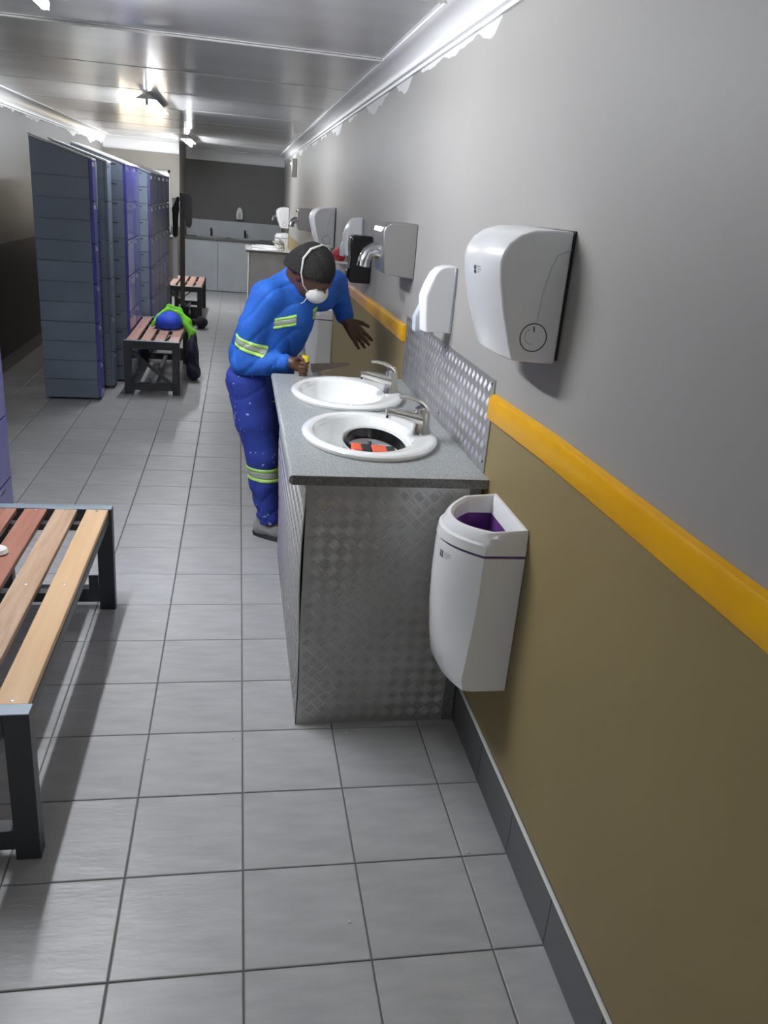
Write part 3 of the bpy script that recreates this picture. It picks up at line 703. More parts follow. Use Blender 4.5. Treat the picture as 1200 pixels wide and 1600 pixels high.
for i, (o, l) in enumerate(zip([o for o in COL.objects if o.parent == b1 and o.name.startswith('slat')], ['reddish brown board', 'reddish brown board', 'worn brown board', 'pale orange tan board'])): o['label'] = l
b2 = bench('slatted bench under the blue and lime bag, in front of the lockers', [M_WB2] * 4); b2.location = (-.968, 5.62, 0)
b3 = copy_thing(b2, (-.965, 9.93, 0), 'farthest slatted bench, with the coat stand beside it', 'slatted benches')

t = build('paper_wad', MB().lathe((-.842, 1.325, .448), [(.03, 0), (.045, .006), (.04, .02), (.02, .03), (.006, .032)], 14, 1, .8), M_MASK, smooth=True)
tag(t, 'crumpled white paper lying on the red boards of the foreground bench', 'paper')

# ================================================================= LOCKERS
def locker(label, xf, y0, w, dmat, rot=0.0, vents=True, ribs=12, zf=1.81, zb=1.94, d=0.42, group='tall sloping-top lockers', n_doors=6, cap=True):
    t = thing('locker', label, 'locker', (0, 0, 0), group)
    top = lambda x, off=0: zf + (zb - zf) * (-x / d) + off
    build('carcass', MB().prism([(-.02, .02), (-.02, top(-.02, -.012)), (-d, top(-d, -.012)), (-d, .02)], 1, .008, w), M_LOCK, t, local=True)
    hgt = zf / ribs
    for k in range(ribs):
        z0 = .02 + k * hgt - (0 if k else .0); z1 = z0 + hgt - .005
        if k < ribs - 1: pr = [(-.02, z0), (-.02, z1), (-d, z1), (-d, z0)]
        else: pr = [(-.02, z0), (-.02, top(-.02, -.012)), (-d, top(-d, -.012)), (-d, z0)]
        s = build('side_panel', MB().prism(pr, 1, 0, .007), M_LOCK, t, bevel=.0012, seg=1, local=True)
        if vents and k < ribs: build('vent_slot', MB().box(-.125, -.07, -.0012, .0006, z0 + hgt - .035, z0 + hgt - .024), M_LINE, s, local=True)
    zz = (zf - .02) / n_doors
    for k in range(n_doors):
        a = .02 + k * zz + .003; b = .02 + (k + 1) * zz - .003
        dd = build('door', MB().box(-.019, .004, .004, w - .004, a, b), dmat, t, bevel=.003, local=True)
        build('hasp', MB().box(.004, .014, w * .12, w * .12 + .02, b - .05, b - .02).box(.014, .018, w * .12 + .003, w * .12 + .017, b - .045, b - .025), M_STEEL, dd, local=True)
        build('vent_slot', MB().box(.0035, .005, w * .35, w * .7, b - .03, b - .023), M_LINE, dd, local=True)
    build('sloping_top', MB().prism([(.006, zf - .006), (.006, zf + .006), (-d - .004, zb + .006), (-d - .004, zb - .006)], 1, -.002, w + .002), M_LOCKT if cap else M_LOCK, t, local=True)
    t.location = (xf, y0, 0); t.rotation_euler = (0, 0, rot)
    return t
G = 'tall sloping-top lockers'
locker('indigo locker at the left picture edge, behind the foreground bench', -1.092, 2.10, .42, M_LOCKD)
locker('locker nearest the camera off the left picture edge', -1.092, 1.66, .42, M_LOCKD)
locker('tall grey locker with a plain ribbed side, nearest of the row behind the foreground bench', -1.115, 5.34, .26, M_LOCKD, rot=math.radians(3), vents=False)
locker('narrow grey locker directly behind the plain ribbed one', -1.075, 5.79, .22, M_LOCK)
locker('grey locker with side vent slots and glossy indigo doors, by the second bench', -.965, 6.06, .46, M_LOCKD)
locker('indigo locker next along behind the second bench, flush with the vented one', -.965, 6.535, .46, M_LOCKD)
L6 = ['first dark indigo locker of the far row', 'second dark indigo locker of the far row', 'third dark indigo locker of the far row', 'fourth dark indigo locker of the far row', 'fifth dark indigo locker of the far row']
for k in range(5): locker(L6[k], -.885 if k < 1 else -.90, 7.18 + .5 * k, .485, M_LOCKD2, zf=1.77, zb=1.92, cap=False)
locker('last locker of the row, pale lilac sheen, beside the farthest bench', -.972, 9.93, .5, M_LOCKD, zf=1.75, zb=1.85)
t = build('hanging_tag', MB().box(-1.165, -1.120, 5.601, 5.612, 1.45, 1.80), M_LOCKT, bevel=.004)
tag(t, 'narrow white strip hanging down the corner of the plain ribbed locker', 'strip')

# ================================================================= BACK RECESS SINK UNIT
t = thing('sink_unit', 'pale metal trough unit along the back wall of the recess', 'sink unit', (-.11, 13.9, 0))
xa, xb = -.955, XR - .012
for k in range(3):
    a = xa + (xb - xa) * k / 3; b = xa + (xb - xa) * (k + 1) / 3
    build('front_panel', MB().box(a + .003, b - .003, 13.64, 13.66, 0.01, .862), M_PALEMET, t, bevel=.002)
build('worktop', MB().box(xa, xb, 13.60, YB - .002, .865, .895), M_LAMD, t, bevel=.006)
build('splash_panel', MB().box(xa, xb, YB - .02, YB - .003, .896, 1.17), M_PALEMET, t)
for cx in (-.52, .07):
    n = 32; prof = [(.25, .0), (.255, .010), (.245, .014), (.215, .010), (.19, .001)]
    s = build('bowl', MB().lathe((cx, 13.86, .8955), prof, n, 1, .72), M_PALEMET, t, smooth=True)
    build('tap', MB().tube([(cx, 14.1, .9), (cx, 14.1, 1.01), (cx, 14.04, 1.03), (cx, 13.98, 1.0)], .016, 10), M_RUBBER, t, smooth=True)
t = thing('soap_dispenser', 'grey arched soap dispenser alone on the dark back wall', 'dispenser', (-.03, YB, 1.21))
pr = [(-.085, 1.215), (-.09, 1.30), (-.075, 1.38), (-.045, 1.42), (-.015, 1.42), (.015, 1.38), (.03, 1.30), (.025, 1.215)]
build('cover', MB().prism(pr, 1, YB - .09, YB - .002), M_PLW, t, bevel=.01, seg=3)
build('window', MB().prism([(-.055, 1.23), (-.055, 1.31), (-.03, 1.34), (-.005, 1.31), (-.005, 1.23)], 1, YB - .095, YB - .088), M_STEEL, t)
t = None and thing('joint_post', 'brown corner post at the left end of the recess sink', 'post', (-.95, 12.47, 0))

# ================================================================= SDF SCULPTING
class Field:
    def __init__(s, lo, hi, h):
        s.lo = np.array(lo, float); s.h = h; s.n = np.ceil((np.array(hi) - s.lo) / h).astype(int) + 1
        s.d = np.full(s.n, 0.5, np.float32)
    def _sub(s, lo, hi):
        a = np.clip(np.floor((np.array(lo) - s.lo) / s.h).astype(int), 0, s.n - 1); b = np.clip(np.ceil((np.array(hi) - s.lo) / s.h).astype(int) + 1, 1, s.n)
        if (b <= a).any(): return None
        g = [s.lo[i] + s.h * np.arange(a[i], b[i], dtype=np.float32) for i in range(3)]
        X, Y, Z = np.meshgrid(*g, indexing='ij'); return tuple(slice(a[i], b[i]) for i in range(3)), X.astype(np.float32), Y.astype(np.float32), Z.astype(np.float32)
    def _blend(s, sl, d, k):
        o = s.d[sl]
        if k <= 0: s.d[sl] = np.minimum(o, d); return
        hh = np.clip(0.5 + 0.5 * (o - d) / k, 0, 1); s.d[sl] = o * (1 - hh) + d * hh - k * hh * (1 - hh)
    def cap(s, a, b, r1, r2=None, k=.02):
        r2 = r1 if r2 is None else r2; a = np.array(a, float); b = np.array(b, float); R = max(r1, r2) + k + .05
        q = s._sub(np.minimum(a, b) - R, np.maximum(a, b) + R)
        if q is None: return s
        sl, X, Y, Z = q; v = b - a; L = max(float(v @ v), 1e-9)
        t = np.clip(((X - a[0]) * v[0] + (Y - a[1]) * v[1] + (Z - a[2]) * v[2]) / L, 0, 1)
        d = np.sqrt((X - a[0] - t * v[0]) ** 2 + (Y - a[1] - t * v[1]) ** 2 + (Z - a[2] - t * v[2]) ** 2) - (r1 + (r2 - r1) * t)
        s._blend(sl, d, k); return s
    def chain(s, pts, rs, k=.02):
        for i in range(len(pts) - 1): s.cap(pts[i], pts[i + 1], rs[i], rs[i + 1], k)
        return s
    def ell(s, c, r, rot=None, k=.02, sub=False):
        c = np.array(c, float); r = np.array(r, float); R = r.max() + k + .05; q = s._sub(c - R, c + R)
        if q is None: return s
        sl, X, Y, Z = q; M = np.eye(3) if rot is None else np.array(rot)   # rows = local axes
        p = [(X - c[0]) * M[i][0] + (Y - c[1]) * M[i][1] + (Z - c[2]) * M[i][2] for i in range(3)]
        k0 = np.sqrt(sum((p[i] / r[i]) ** 2 for i in range(3))); k1 = np.sqrt(sum((p[i] / r[i] ** 2) ** 2 for i in range(3))) + 1e-9
        d = k0 * (k0 - 1) / k1
        if sub: s.d[sl] = np.maximum(s.d[sl], -d)
        else: s._blend(sl, d, k)
        return s
    def grid(s):
        g = [s.lo[i] + s.h * np.arange(s.n[i], dtype=np.float32) for i in range(3)]
        return np.meshgrid(*g, indexing='ij')
    def mesh(s):
        d = s.d; n = s.n; ins = d < 0
        c = np.zeros(n - 1, np.int8)
        for i in (0, 1):
            for j in (0, 1):
                for k in (0, 1): c += ins[i:n[0] - 1 + i, j:n[1] - 1 + j, k:n[2] - 1 + k]
        act = (c > 0) & (c < 8); idx = np.argwhere(act); ids = -np.ones(n - 1, np.int32); ids[act] = np.arange(len(idx))
        acc = np.zeros((len(idx), 3)); cnt = np.zeros(len(idx))
        cor = [(i, j, k) for i in (0, 1) for j in (0, 1) for k in (0, 1)]
        for a in cor:
            for ax in range(3):
                if a[ax] == 1: continue
                b = list(a); b[ax] = 1
                pa = idx + a; pb = idx + b; va = d[pa[:, 0], pa[:, 1], pa[:, 2]]; vb = d[pb[:, 0], pb[:, 1], pb[:, 2]]
                m_ = (va < 0) != (vb < 0); t = np.where(m_, va / np.where(m_, va - vb, 1), 0)
                P = np.array(a, float)[None, :].repeat(len(idx), 0); P[:, ax] += t; acc[m_] += P[m_]; cnt[m_] += 1
        V = (idx + acc / cnt[:, None]) * s.h + s.lo; F = []
        for ax in range(3):
            u, v = [(1, 2), (2, 0), (0, 1)][ax]
            sl = [slice(0, n[0]), slice(0, n[1]), slice(0, n[2])]; s2 = list(sl); sl[ax] = slice(0, n[ax] - 1); s2[ax] = slice(1, n[ax])
            e = ins[tuple(sl)] != ins[tuple(s2)]; fl = ins[tuple(sl)]
            q = np.argwhere(e); q = q[(q[:, u] > 0) & (q[:, v] > 0) & (q[:, u] < n[u] - 1) & (q[:, v] < n[v] - 1)]
            def at(du, dv):
                r = q.copy(); r[:, u] += du; r[:, v] += dv; return ids[r[:, 0], r[:, 1], r[:, 2]]
            Q = np.stack([at(-1, -1), at(0, -1), at(0, 0), at(-1, 0)], 1); f0 = fl[q[:, 0], q[:, 1], q[:, 2]]; Q[~f0] = Q[~f0][:, ::-1]; F.append(Q)
        return V, np.concatenate(F)
def sdf_obj(name, fld, mt, parent=None, label=None, off=(0, 0, 0)):
    V, F = fld.mesh(); o_ = root_loc(parent) if parent is not None else Vector(off)
    me = D.meshes.new(name); me.from_pydata((V - np.array(o_)).tolist(), [], F.tolist()); me.update(); me.materials.append(mt); me.shade_smooth()
    o = D.objects.new(name, me); COL.objects.link(o)
    if parent is not None: o.parent = parent
    else: o.location = o_
    if label: o['label'] = label
    return o

# ================================================================= PERSON
PX, PY = 0.10, 2.62
person = thing('person', 'person in blue overalls, dark hat and white mask bending over the worktop', 'person', (PX, PY, 0))
RS, RE, RW = (.092, 2.485, 1.225), (.005, 2.505, .915), (.205, 2.425, .945)
LS, LE, LW = (.365, 2.72, 1.235), (.455, 2.93, 1.27), (.505, 2.80, 1.105)
RHp, RK, RA = (.02, 2.575, .82), (.095, 2.545, .44), (.140, 2.545, .10)
LHp, LK, LA = (.145, 2.735, .82), (.185, 2.76, .44), (.205, 2.79, .10)
PEL, CH, UP, NK = (.075, 2.66, .87), (.155, 2.61, 1.09), (.215, 2.59, 1.235), (.235, 2.565, 1.30)
HC = np.array((.292, 2.46, 1.352))
fwd = np.array((.55, -.38, -.75)); fwd /= np.linalg.norm(fwd)                # where the face points
upv = np.array((.42, -.62, .66)); upv -= fwd * (upv @ fwd); upv /= np.linalg.norm(upv)
rt = np.cross(fwd, upv)                                                      # the person's right
HR = [rt.tolist(), fwd.tolist(), upv.tolist()]
def hd(r, f, u): return HC + rt * r + fwd * f + upv * u

B = Field((-.16, 2.2, -.01), (.75, 3.06, 1.60), .0058)
B.chain([PEL, CH, UP], [.115, .12, .085], .05).cap(tuple(RS), tuple(LS), .06, .06, .05)
B.cap(UP, NK, .07, .064, .03).cap(NK, hd(0, -.04, -.06), .066, .064, .02)
B.chain([RS, RE, RW], [.05, .04, .027], .02).chain([LS, LE, LW], [.05, .04, .028], .02)
B.chain([RHp, RK, RA], [.08, .055, .040], .03).chain([LHp, LK, LA], [.08, .055, .040], .03)
B.cap(RA, (.24, 2.50, .035), .04, .03, .02).cap(LA, (.32, 2.74, .035), .04, .03, .02)
# head, jaw, brow, nose, ears, lips
B.ell(HC, (.074, .094, .108), HR, .01).ell(hd(0, .035, -.055), (.052, .055, .055), HR, .03)
B.cap(hd(-.03, .085, .022), hd(.03, .085, .022), .014, .014, .015).cap(hd(0, .094, .012), hd(0, .112, -.022), .008, .014, .012)
B.ell(hd(.077, -.008, -.005), (.010, .020, .031), HR, .006).ell(hd(-.077, -.008, -.005), (.010, .020, .031), HR, .006)
B.cap(hd(-.02, .094, -.05), hd(.02, .094, -.05), .009, .009, .006)
B.ell(hd(.032, .088, .0), (.014, .010, .010), HR, 0, sub=True).ell(hd(-.032, .088, .0), (.014, .010, .010), HR, 0, sub=True)
# right hand, closed round the saw handle
h0 = np.array(RW); hdir = np.array((.80, -.58, -.12)); hdir /= np.linalg.norm(hdir); hup = np.array((0, 0, 1.)); hup -= hdir * (hup @ hdir); hup /= np.linalg.norm(hup); hs_ = np.cross(hdir, hup)
def rh(a, b, c): return h0 + hdir * a + hup * b + hs_ * c
B.cap(h0, rh(.035, 0, 0), .026, .026, .015).cap(rh(.04, .018, 0), rh(.085, .022, 0), .019, .018, .012).cap(rh(.04, -.010, 0), rh(.08, -.012, 0), .019, .016, .012)
for q, (l, rr_) in enumerate(((.036, .0090), (.040, .0092), (.037, .0090), (.030, .0080))):
    o = .030 - q * .0185
    B.chain([rh(.08, o, .004), rh(.104, o, .014), rh(.110, o - .002, .014 + l * .7), rh(.090, o - .003, .016 + l)], [rr_ * 1.08, rr_, rr_, rr_ * .88], .003)
B.chain([rh(.045, .028, .012), rh(.07, .046, .030), rh(.095, .044, .044)], [.013, .0105, .009], .004)
# left hand, open and swinging down towards the wall
l0 = np.array(LW); ld = np.array((.60, -.45, -.62)); ld /= np.linalg.norm(ld); ls = np.cross(np.array((.18, .92, -.35)), ld); ls -= ld * (ls @ ld); ls /= np.linalg.norm(ls); ln_ = np.cross(ld, ls)
def lh(a, b, c): return l0 + ld * a + ls * b + ln_ * c
B.cap(l0, lh(.035, 0, 0), .027, .024, .015)
for q in range(4):
    o = -.030 + q * .020; L = (.068, .078, .074, .058)[q]
    B.cap(lh(.03, o * .6, 0), lh(.095, o, 0), .015, .0125, .010)
    B.chain([lh(.095, o, 0), lh(.095 + L * .45, o * 1.15, .004), lh(.095 + L * .75, o * 1.25, .012), lh(.095 + L, o * 1.3, .022)], [.0105, .0095, .0088, .0078], .003)
B.chain([lh(.03, -.025, 0), lh(.065, -.055, .008), lh(.098, -.070, .014)], [.015, .011, .009], .006)
body = sdf_obj('body', B, M_SKIN, person)
for s_ in (-1, 1):
    build('eye', MB().lathe((0, 0, 0), [(.003, -.010), (.0085, -.005), (.010, 0), (.0085, .005), (.003, .010)], 12), M_MASK, body, smooth=True, local=True).location = Vector(hd(.032 * s_, .080, .0)) - root_loc(person)

def crease(X, Y, Z, amp):
    # thin sharp fold lines instead of rounded swells
    a = np.abs(np.sin(19 * X + 11 * Z - 7 * Y + 1.6 * np.sin(9 * Z + 4 * X))); b = np.abs(np.sin(26 * Z - 9 * X + 13 * Y + 1.8 * np.sin(13 * X - 7 * Y)))
    return amp * (.75 * np.exp(-a * 5) * (.5 + .5 * np.sin(8 * Z + 5 * Y)) + .6 * np.exp(-b * 5) * (.5 + .5 * np.sin(9 * X - 6 * Z + 1)))
def folds(X, Y, Z, amp, fz=75):
    return amp * (np.sin(fz * Z + 14 * X + 3.0 * np.sin(17 * Y + 9 * X)) * .6 + np.sin(41 * Z - 33 * X + 19 * Y + 2 * np.sin(23 * X)) * .4)
J = Field((-.17, 2.25, .72), (.66, 3.06, 1.45), .0062)
J.chain([(.065, 2.665, .845), (.075, 2.655, .93), (.13, 2.625, 1.05), (.175, 2.60, 1.16), UP], [.128, .143, .156, .150, .112], .05)
J.cap(tuple(np.array(RS) + (.02, .01, .0)), LS, .078, .080, .05)
J.chain([RS, (.035, 2.49, 1.09), RE, (.09, 2.47, .925), (.180, 2.435, .943)], [.080, .071, .067, .056, .044], .025)
J.chain([LS, LE, (.500, 2.815, 1.125)], [.082, .062, .048], .025)
J.cap(UP, tuple(np.array(NK) + (.0, -.003, .012)), .095, .073, .03)
X, Y, Z = J.grid(); J.d += crease(X, Y, Z, .014)
jbase = J.d.copy()
J.ell(tuple(np.array(NK) + (.045, -.05, .055)), (.085, .085, .085), None, 0, sub=True)
J.d = np.maximum(J.d, -(Z - (.862 + .008 * np.sin(20 * X))))                      # hem
jacket = sdf_obj('jacket', J, M_JACK, person)
def band(name, base, lo, hi, h, test, mt, par):
    f = Field(lo, hi, h); X, Y, Z = f.grid()
    # resample base field (trilinear)
    P = np.stack([(X - base.lo[0]) / base.h, (Y - base.lo[1]) / base.h, (Z - base.lo[2]) / base.h], -1); i0 = np.clip(np.floor(P).astype(int), 0, base.n - 2); t = P - i0
    v = 0
    for a in (0, 1):
        for b in (0, 1):
            for c in (0, 1):
                v = v + jb[i0[..., 0] + a, i0[..., 1] + b, i0[..., 2] + c] * (t[..., 0] if a else 1 - t[..., 0]) * (t[..., 1] if b else 1 - t[..., 1]) * (t[..., 2] if c else 1 - t[..., 2])
    f.d = np.maximum(np.maximum(v - .0045, -(v + .006)), test(X, Y, Z)).astype(np.float32)
    return sdf_obj(name, f, mt, par)
jb = jbase
def slab(c, n_, wdt, cc=None, R=None):
    n_ = np.array(n_, float); n_ /= np.linalg.norm(n_)
    def f(X, Y, Z):
        d = np.abs((X - c[0]) * n_[0] + (Y - c[1]) * n_[1] + (Z - c[2]) * n_[2]) - wdt / 2
        if R: d = np.maximum(d, np.sqrt((X - cc[0]) ** 2 + (Y - cc[1]) ** 2 + (Z - cc[2]) ** 2) - R)
        return d
    return f
ua = np.array(RE) - np.array(RS)
bc = np.array((.022, 2.497, 1.005))
for dz, wd, mt, nm in ((.020, .016, M_LIME, 'lime_band'), (0, .022, M_SILV, 'silver_band'), (-.020, .016, M_LIME, 'lime_band')):
    c = bc + (0, 0, dz); band(nm, J, c - (.12, .1, .06), c + (.12, .1, .06), .0045, slab(c, ua, wd, bc + (-.01, -.03, 0), .095), mt, person)
# pocket flashes on the chest
def patch(c, u, wd, v, hg):
    u = np.array(u, float); u /= np.linalg.norm(u); v = np.array(v, float); v -= u * (u @ v); v /= np.linalg.norm(v)
    def f(X, Y, Z):
        p = (X - c[0], Y - c[1], Z - c[2]); a = np.abs(sum(p[i] * u[i] for i in range(3))) - wd / 2; b = np.abs(sum(p[i] * v[i] for i in range(3))) - hg / 2
        return np.maximum(a, b)
    return f
for c, nm in (((.163, 2.47, 1.125), 'r'), ((.30, 2.58, 1.16), 'l')):
    c = np.array(c)
    for dz, hg, mt in ((.018, .014, M_LIME), (0, .022, M_SILV), (-.018, .014, M_LIME)):
        cc = c + (0, 0, dz); band('lime_band' if mt == M_LIME else 'silver_band', J, c - (.09, .12, .06), c + (.09, .12, .06), .0045, patch(cc, (.72, .62, .22), .088 if nm == 'r' else .05, (-.1, 0, 1), hg), mt, person)
# trousers
T = Field((-.16, 2.35, .05), (.40, 2.95, .95), .0062)
T.chain([(.065, 2.665, .93), (.065, 2.66, .84)], [.128, .138], .04)
T.chain([RHp, (.050, 2.56, .63), RK, (.110, 2.545, .30), (.142, 2.545, .115)], [.113, .092, .076, .072, .062], .03)
T.chain([LHp, (.165, 2.75, .63), LK, (.195, 2.775, .30), (.207, 2.79, .115)], [.108, .090, .075, .070, .062], .03)
X, Y, Z = T.grid(); lower = np.clip((.42 - Z) / .25, 0, 1)
T.d += crease(X, Y, Z, .011) + lower * .0055 * np.sin(95 * Z + 35 * X + 3 * np.sin(22 * Y + 14 * Z)) * (.6 + .4 * np.sin(40 * Y))
T.d = np.maximum(T.d, -(Z - .085))
jb = T.d.copy()
trousers = sdf_obj('trousers', T, M_TROU, person)
for zc, wd, mt, nm in ((.385, .018, M_LIME, 'lime_band'), (.360, .032, M_SILV, 'silver_band'), (.335, .018, M_LIME, 'lime_band')):
    for lg in (0, 1):
        cx_, cy_ = ((.10, 2.545) if lg == 0 else (.19, 2.768))
        band(nm, T, (cx_ - .11, cy_ - .11, zc - .03), (cx_ + .11, cy_ + .11, zc + .03), .0045, slab((cx_, cy_, zc), (.05, 0, 1), wd, (cx_, cy_, zc), .105), mt, person)
# shoes
for (ax, ay), (tx, ty) in (((.140, 2.545), (.255, 2.487)), ((.205, 2.79), (.325, 2.74))):
    F_ = Field((ax - .12, min(ay, ty) - .1, -.002), (tx + .08, ay + .1, .16), .0055); dx_, dy_ = tx - ax, ty - ay; L_ = math.hypot(dx_, dy_); ux, uy = dx_ / L_, dy_ / L_
    F_.cap((ax - ux * .045, ay - uy * .045, .05), (ax + ux * .05, ay + uy * .05, .055), .042, .040, .02).cap((ax + ux * .05, ay + uy * .05, .045), (ax + ux * .15, ay + uy * .15, .036), .040, .032, .02)
    F_.cap((ax - ux * .03, ay - uy * .03, .07), (ax - ux * .02, ay - uy * .02, .11), .044, .046, .02)
    Xs, Ys, Zs = F_.grid(); F_.d = np.maximum(F_.d, -(Zs - .022)).astype(np.float32)
    sh = sdf_obj('shoe', F_, M_SHOE, person)
    so = []
    for z_, sc in ((.0, 1.0), (.018, 1.03), (.026, 1.0)):
        rg = []
        for k in range(28):
            a = 2 * PI * k / 28; l = math.cos(a) * .142 * sc + .052; w_ = math.sin(a) * (.040 + .010 * math.cos(a)) * sc
            rg.append((ax + ux * l - uy * w_, ay + uy * l + ux * w_, z_ + .0005))
        so.append(rg)
    build('sole', MB().loft(so), M_SOLE, sh, smooth=True)
    for q in range(4):
        c = Vector((ax + ux * (.05 + .018 * q), ay + uy * (.05 + .018 * q), .094 - .006 * q)); s1 = Vector((-uy, ux, 0)) * .022
        build('lace', MB().tube([c - s1, c + Vector((0, 0, .004)), c + s1], .003, 6), M_LOGOG, sh)
# beanie
H = Field(HC - .22, HC + .22, .0055)
H.ell(hd(0, -.012, .028), (.092, .112, .112), HR, .02).ell(hd(.02, -.050, -.030), (.088, .078, .088), HR, .04)
X, Y, Z = H.grid(); F1 = (X - HC[0]) * fwd[0] + (Y - HC[1]) * fwd[1] + (Z - HC[2]) * fwd[2]; U1 = (X - HC[0]) * upv[0] + (Y - HC[1]) * upv[1] + (Z - HC[2]) * upv[2]; R1 = (X - HC[0]) * rt[0] + (Y - HC[1]) * rt[1] + (Z - HC[2]) * rt[2]
H.d += .0016 * np.sin(95 * R1 + 6 * np.sin(20 * U1)) + .0025 * np.sin(30 * U1 + 25 * R1)
H.d = np.maximum(H.d, -(U1 - (.018 + .55 * np.minimum(F1, .06)) + np.where(F1 < 0, 0.0, 0)))
hb = H.d.copy()
sdf_obj('wool_hat', H, M_HAT, person)
# stand-up collar round the neck
ca = np.array(hd(0, -.03, -.07)) - np.array(UP); ca /= np.linalg.norm(ca); cb = np.cross(ca, (0, 0, 1)); cb /= np.linalg.norm(cb); cc_ = np.cross(ca, cb); c0 = np.array(NK) - ca * .022
rg = []
for r_, h_ in ((.083, -.02), (.079, .005), (.076, .030), (.072, .031), (.070, .0)):
    rg.append([tuple(c0 + ca * (h_ + (.010 * math.cos(a))) + (cb * math.cos(a) + cc_ * math.sin(a)) * r_) for a in [2 * PI * k / 32 for k in range(32)]])
build('collar', MB().loft(rg, cap=False), M_JACK, person, smooth=True)
# mask
K = Field(hd(0, .08, -.04) - .12, hd(0, .08, -.04) + .12, .0045)
K.ell(hd(0, .078, -.038), (.058, .052, .050), HR, .01)
X, Y, Z = K.grid(); F1 = (X - HC[0]) * fwd[0] + (Y - HC[1]) * fwd[1] + (Z - HC[2]) * fwd[2]
K.d = np.maximum(K.d, -(F1 - .062))
mk = sdf_obj('dust_mask', K, M_MASK, person)
st = [hd(.052, .075, -.035), hd(.083, .04, -.01), hd(.098, .0, .035), hd(.088, -.04, .085), hd(.055, -.055, .122), hd(.0, -.05, .143), hd(-.05, -.04, .128)]
build('mask_strap', MB().tube(st, [.0022, .003, .0035, .0055, .0055, .004, .003], 6), M_MASK, mk, smooth=True)
build('mask_strap', MB().tube([hd(.05, .078, -.045), hd(.055, .085, -.085), hd(.045, .075, -.125)], .0022, 6), M_MASK, mk, smooth=True)

# saw in the right hand
sw = thing('hand_saw', 'small saw with a yellow handle and brown blade in the worker\'s hand', 'saw', tuple(rh(.09, 0, .02)))
g = rh(.098, 0, .024)
build('handle', MB().tube([rh(.094, .060, .024), rh(.098, .02, .027), rh(.096, -.02, .027), rh(.090, -.048, .024)], [.016, .0175, .0175, .015], 12), M_YEL, sw, smooth=True)
build('handle_bolt', MB().tube([rh(.093, .05, .036), rh(.093, .05, .004)], .0048, 8), M_RUBBER, sw)
p0 = Vector((.300, 2.335, .940)); p1 = Vector((.462, 2.245, .985)); dr_ = (p1 - p0).normalized(); sd = Vector((0, 0, 1)); sd = (sd - dr_ * sd.dot(dr_)).normalized(); th = dr_.cross(sd) * .0018
bl_ = []
for p, wd in ((p0, .040), (p0 + dr_ * .03, .038), (p1 - dr_ * .01, .014), (p1, .009)):
    bl_.append([p + sd * wd / 2 + th, p + sd * wd / 2 - th, p - sd * wd / 2 - th, p - sd * wd / 2 + th])
build('blade', MB().loft(bl_), M_BLADE, sw)

# red cloth on shelf
R_ = Field((.60, 4.50, 1.26), (.76, 4.90, 1.42), .007); R_.ell((.675, 4.66, 1.31), (.045, .09, .045), None, .02).ell((.668, 4.75, 1.30), (.045, .06, .035), None, .02).ell((.68, 4.62, 1.335), (.03, .05, .03), None, .02)
X, Y, Z = R_.grid(); R_.d += .006 * np.sin(70 * X + 50 * Y + 40 * Z); R_.d = np.maximum(R_.d, -(Z - 1.2705)); R_.d = np.maximum(R_.d, X - .733)
tag(sdf_obj('red_cloth', R_, M_RED, None, None, (.67, 4.68, 1.27)), 'crumpled red cloth on the small white wall shelf', 'cloth')

# bag and hi-vis vest on the second bench
Bg = Field((-.86, 6.1, .44), (-.42, 6.85, .68), .009); Bg.ell((-.665, 6.42, .50), (.125, .20, .105), None, .03).ell((-.64, 6.55, .49), (.11, .12, .08), None, .03)
X, Y, Z = Bg.grid(); Bg.d += .004 * np.sin(30 * X + 3 * np.sin(20 * Y) + 25 * Z); Bg.d = np.maximum(Bg.d, -(Z - .4505))
tag(sdf_obj('blue_bag', Bg, M_BLUEC, None, None, (-.665, 6.42, .45)), 'royal blue cloth bag lying on the second bench under the lime vest', 'bag')
Vs = Field((-.90, 6.05, .04), (-.34, 6.9, .72), .009)
Vs.chain([(-.80, 6.30, .47), (-.755, 6.34, .555), (-.665, 6.40, .618), (-.575, 6.42, .585), (-.51, 6.40, .50), (-.462, 6.38, .42), (-.445, 6.34, .33), (-.445, 6.30, .26)], [.012, .016, .020, .024, .028, .030, .030, .026], .02)
Vs.chain([(-.755, 6.50, .545), (-.665, 6.52, .622), (-.575, 6.54, .59), (-.50, 6.52, .50), (-.455, 6.50, .40), (-.445, 6.46, .30)], [.014, .018, .022, .028, .030, .028], .03)
X, Y, Z = Vs.grid(); Vs.d += .004 * np.sin(45 * Z + 30 * Y)
tag(sdf_obj('hi_vis_vest', Vs, M_LIMEC, None, None, (-.6, 6.4, .45)), 'lime green hi-vis vest draped over the blue bag and down the bench side', 'vest')
Nv = Field((-.60, 5.95, -.002), (-.32, 6.85, .46), .009)
Nv.ell((-.445, 6.32, .21), (.055, .16, .20), None, .03).ell((-.43, 6.25, .09), (.065, .13, .085), None, .03).ell((-.45, 6.45, .26), (.045, .12, .16), None, .03)
X, Y, Z = Nv.grid(); Nv.d += .007 * np.sin(40 * X + 30 * Y + 35 * Z) * np.cos(22 * Y); Nv.d = np.maximum(Nv.d, -(Z - .001)); Nv.d = np.maximum(Nv.d, -(X + .508))
tag(sdf_obj('dark_jacket', Nv, M_NAVY, None, None, (-.445, 6.32, 0)), 'dark navy jacket heaped against the right side of the second bench, under the vest', 'jacket')

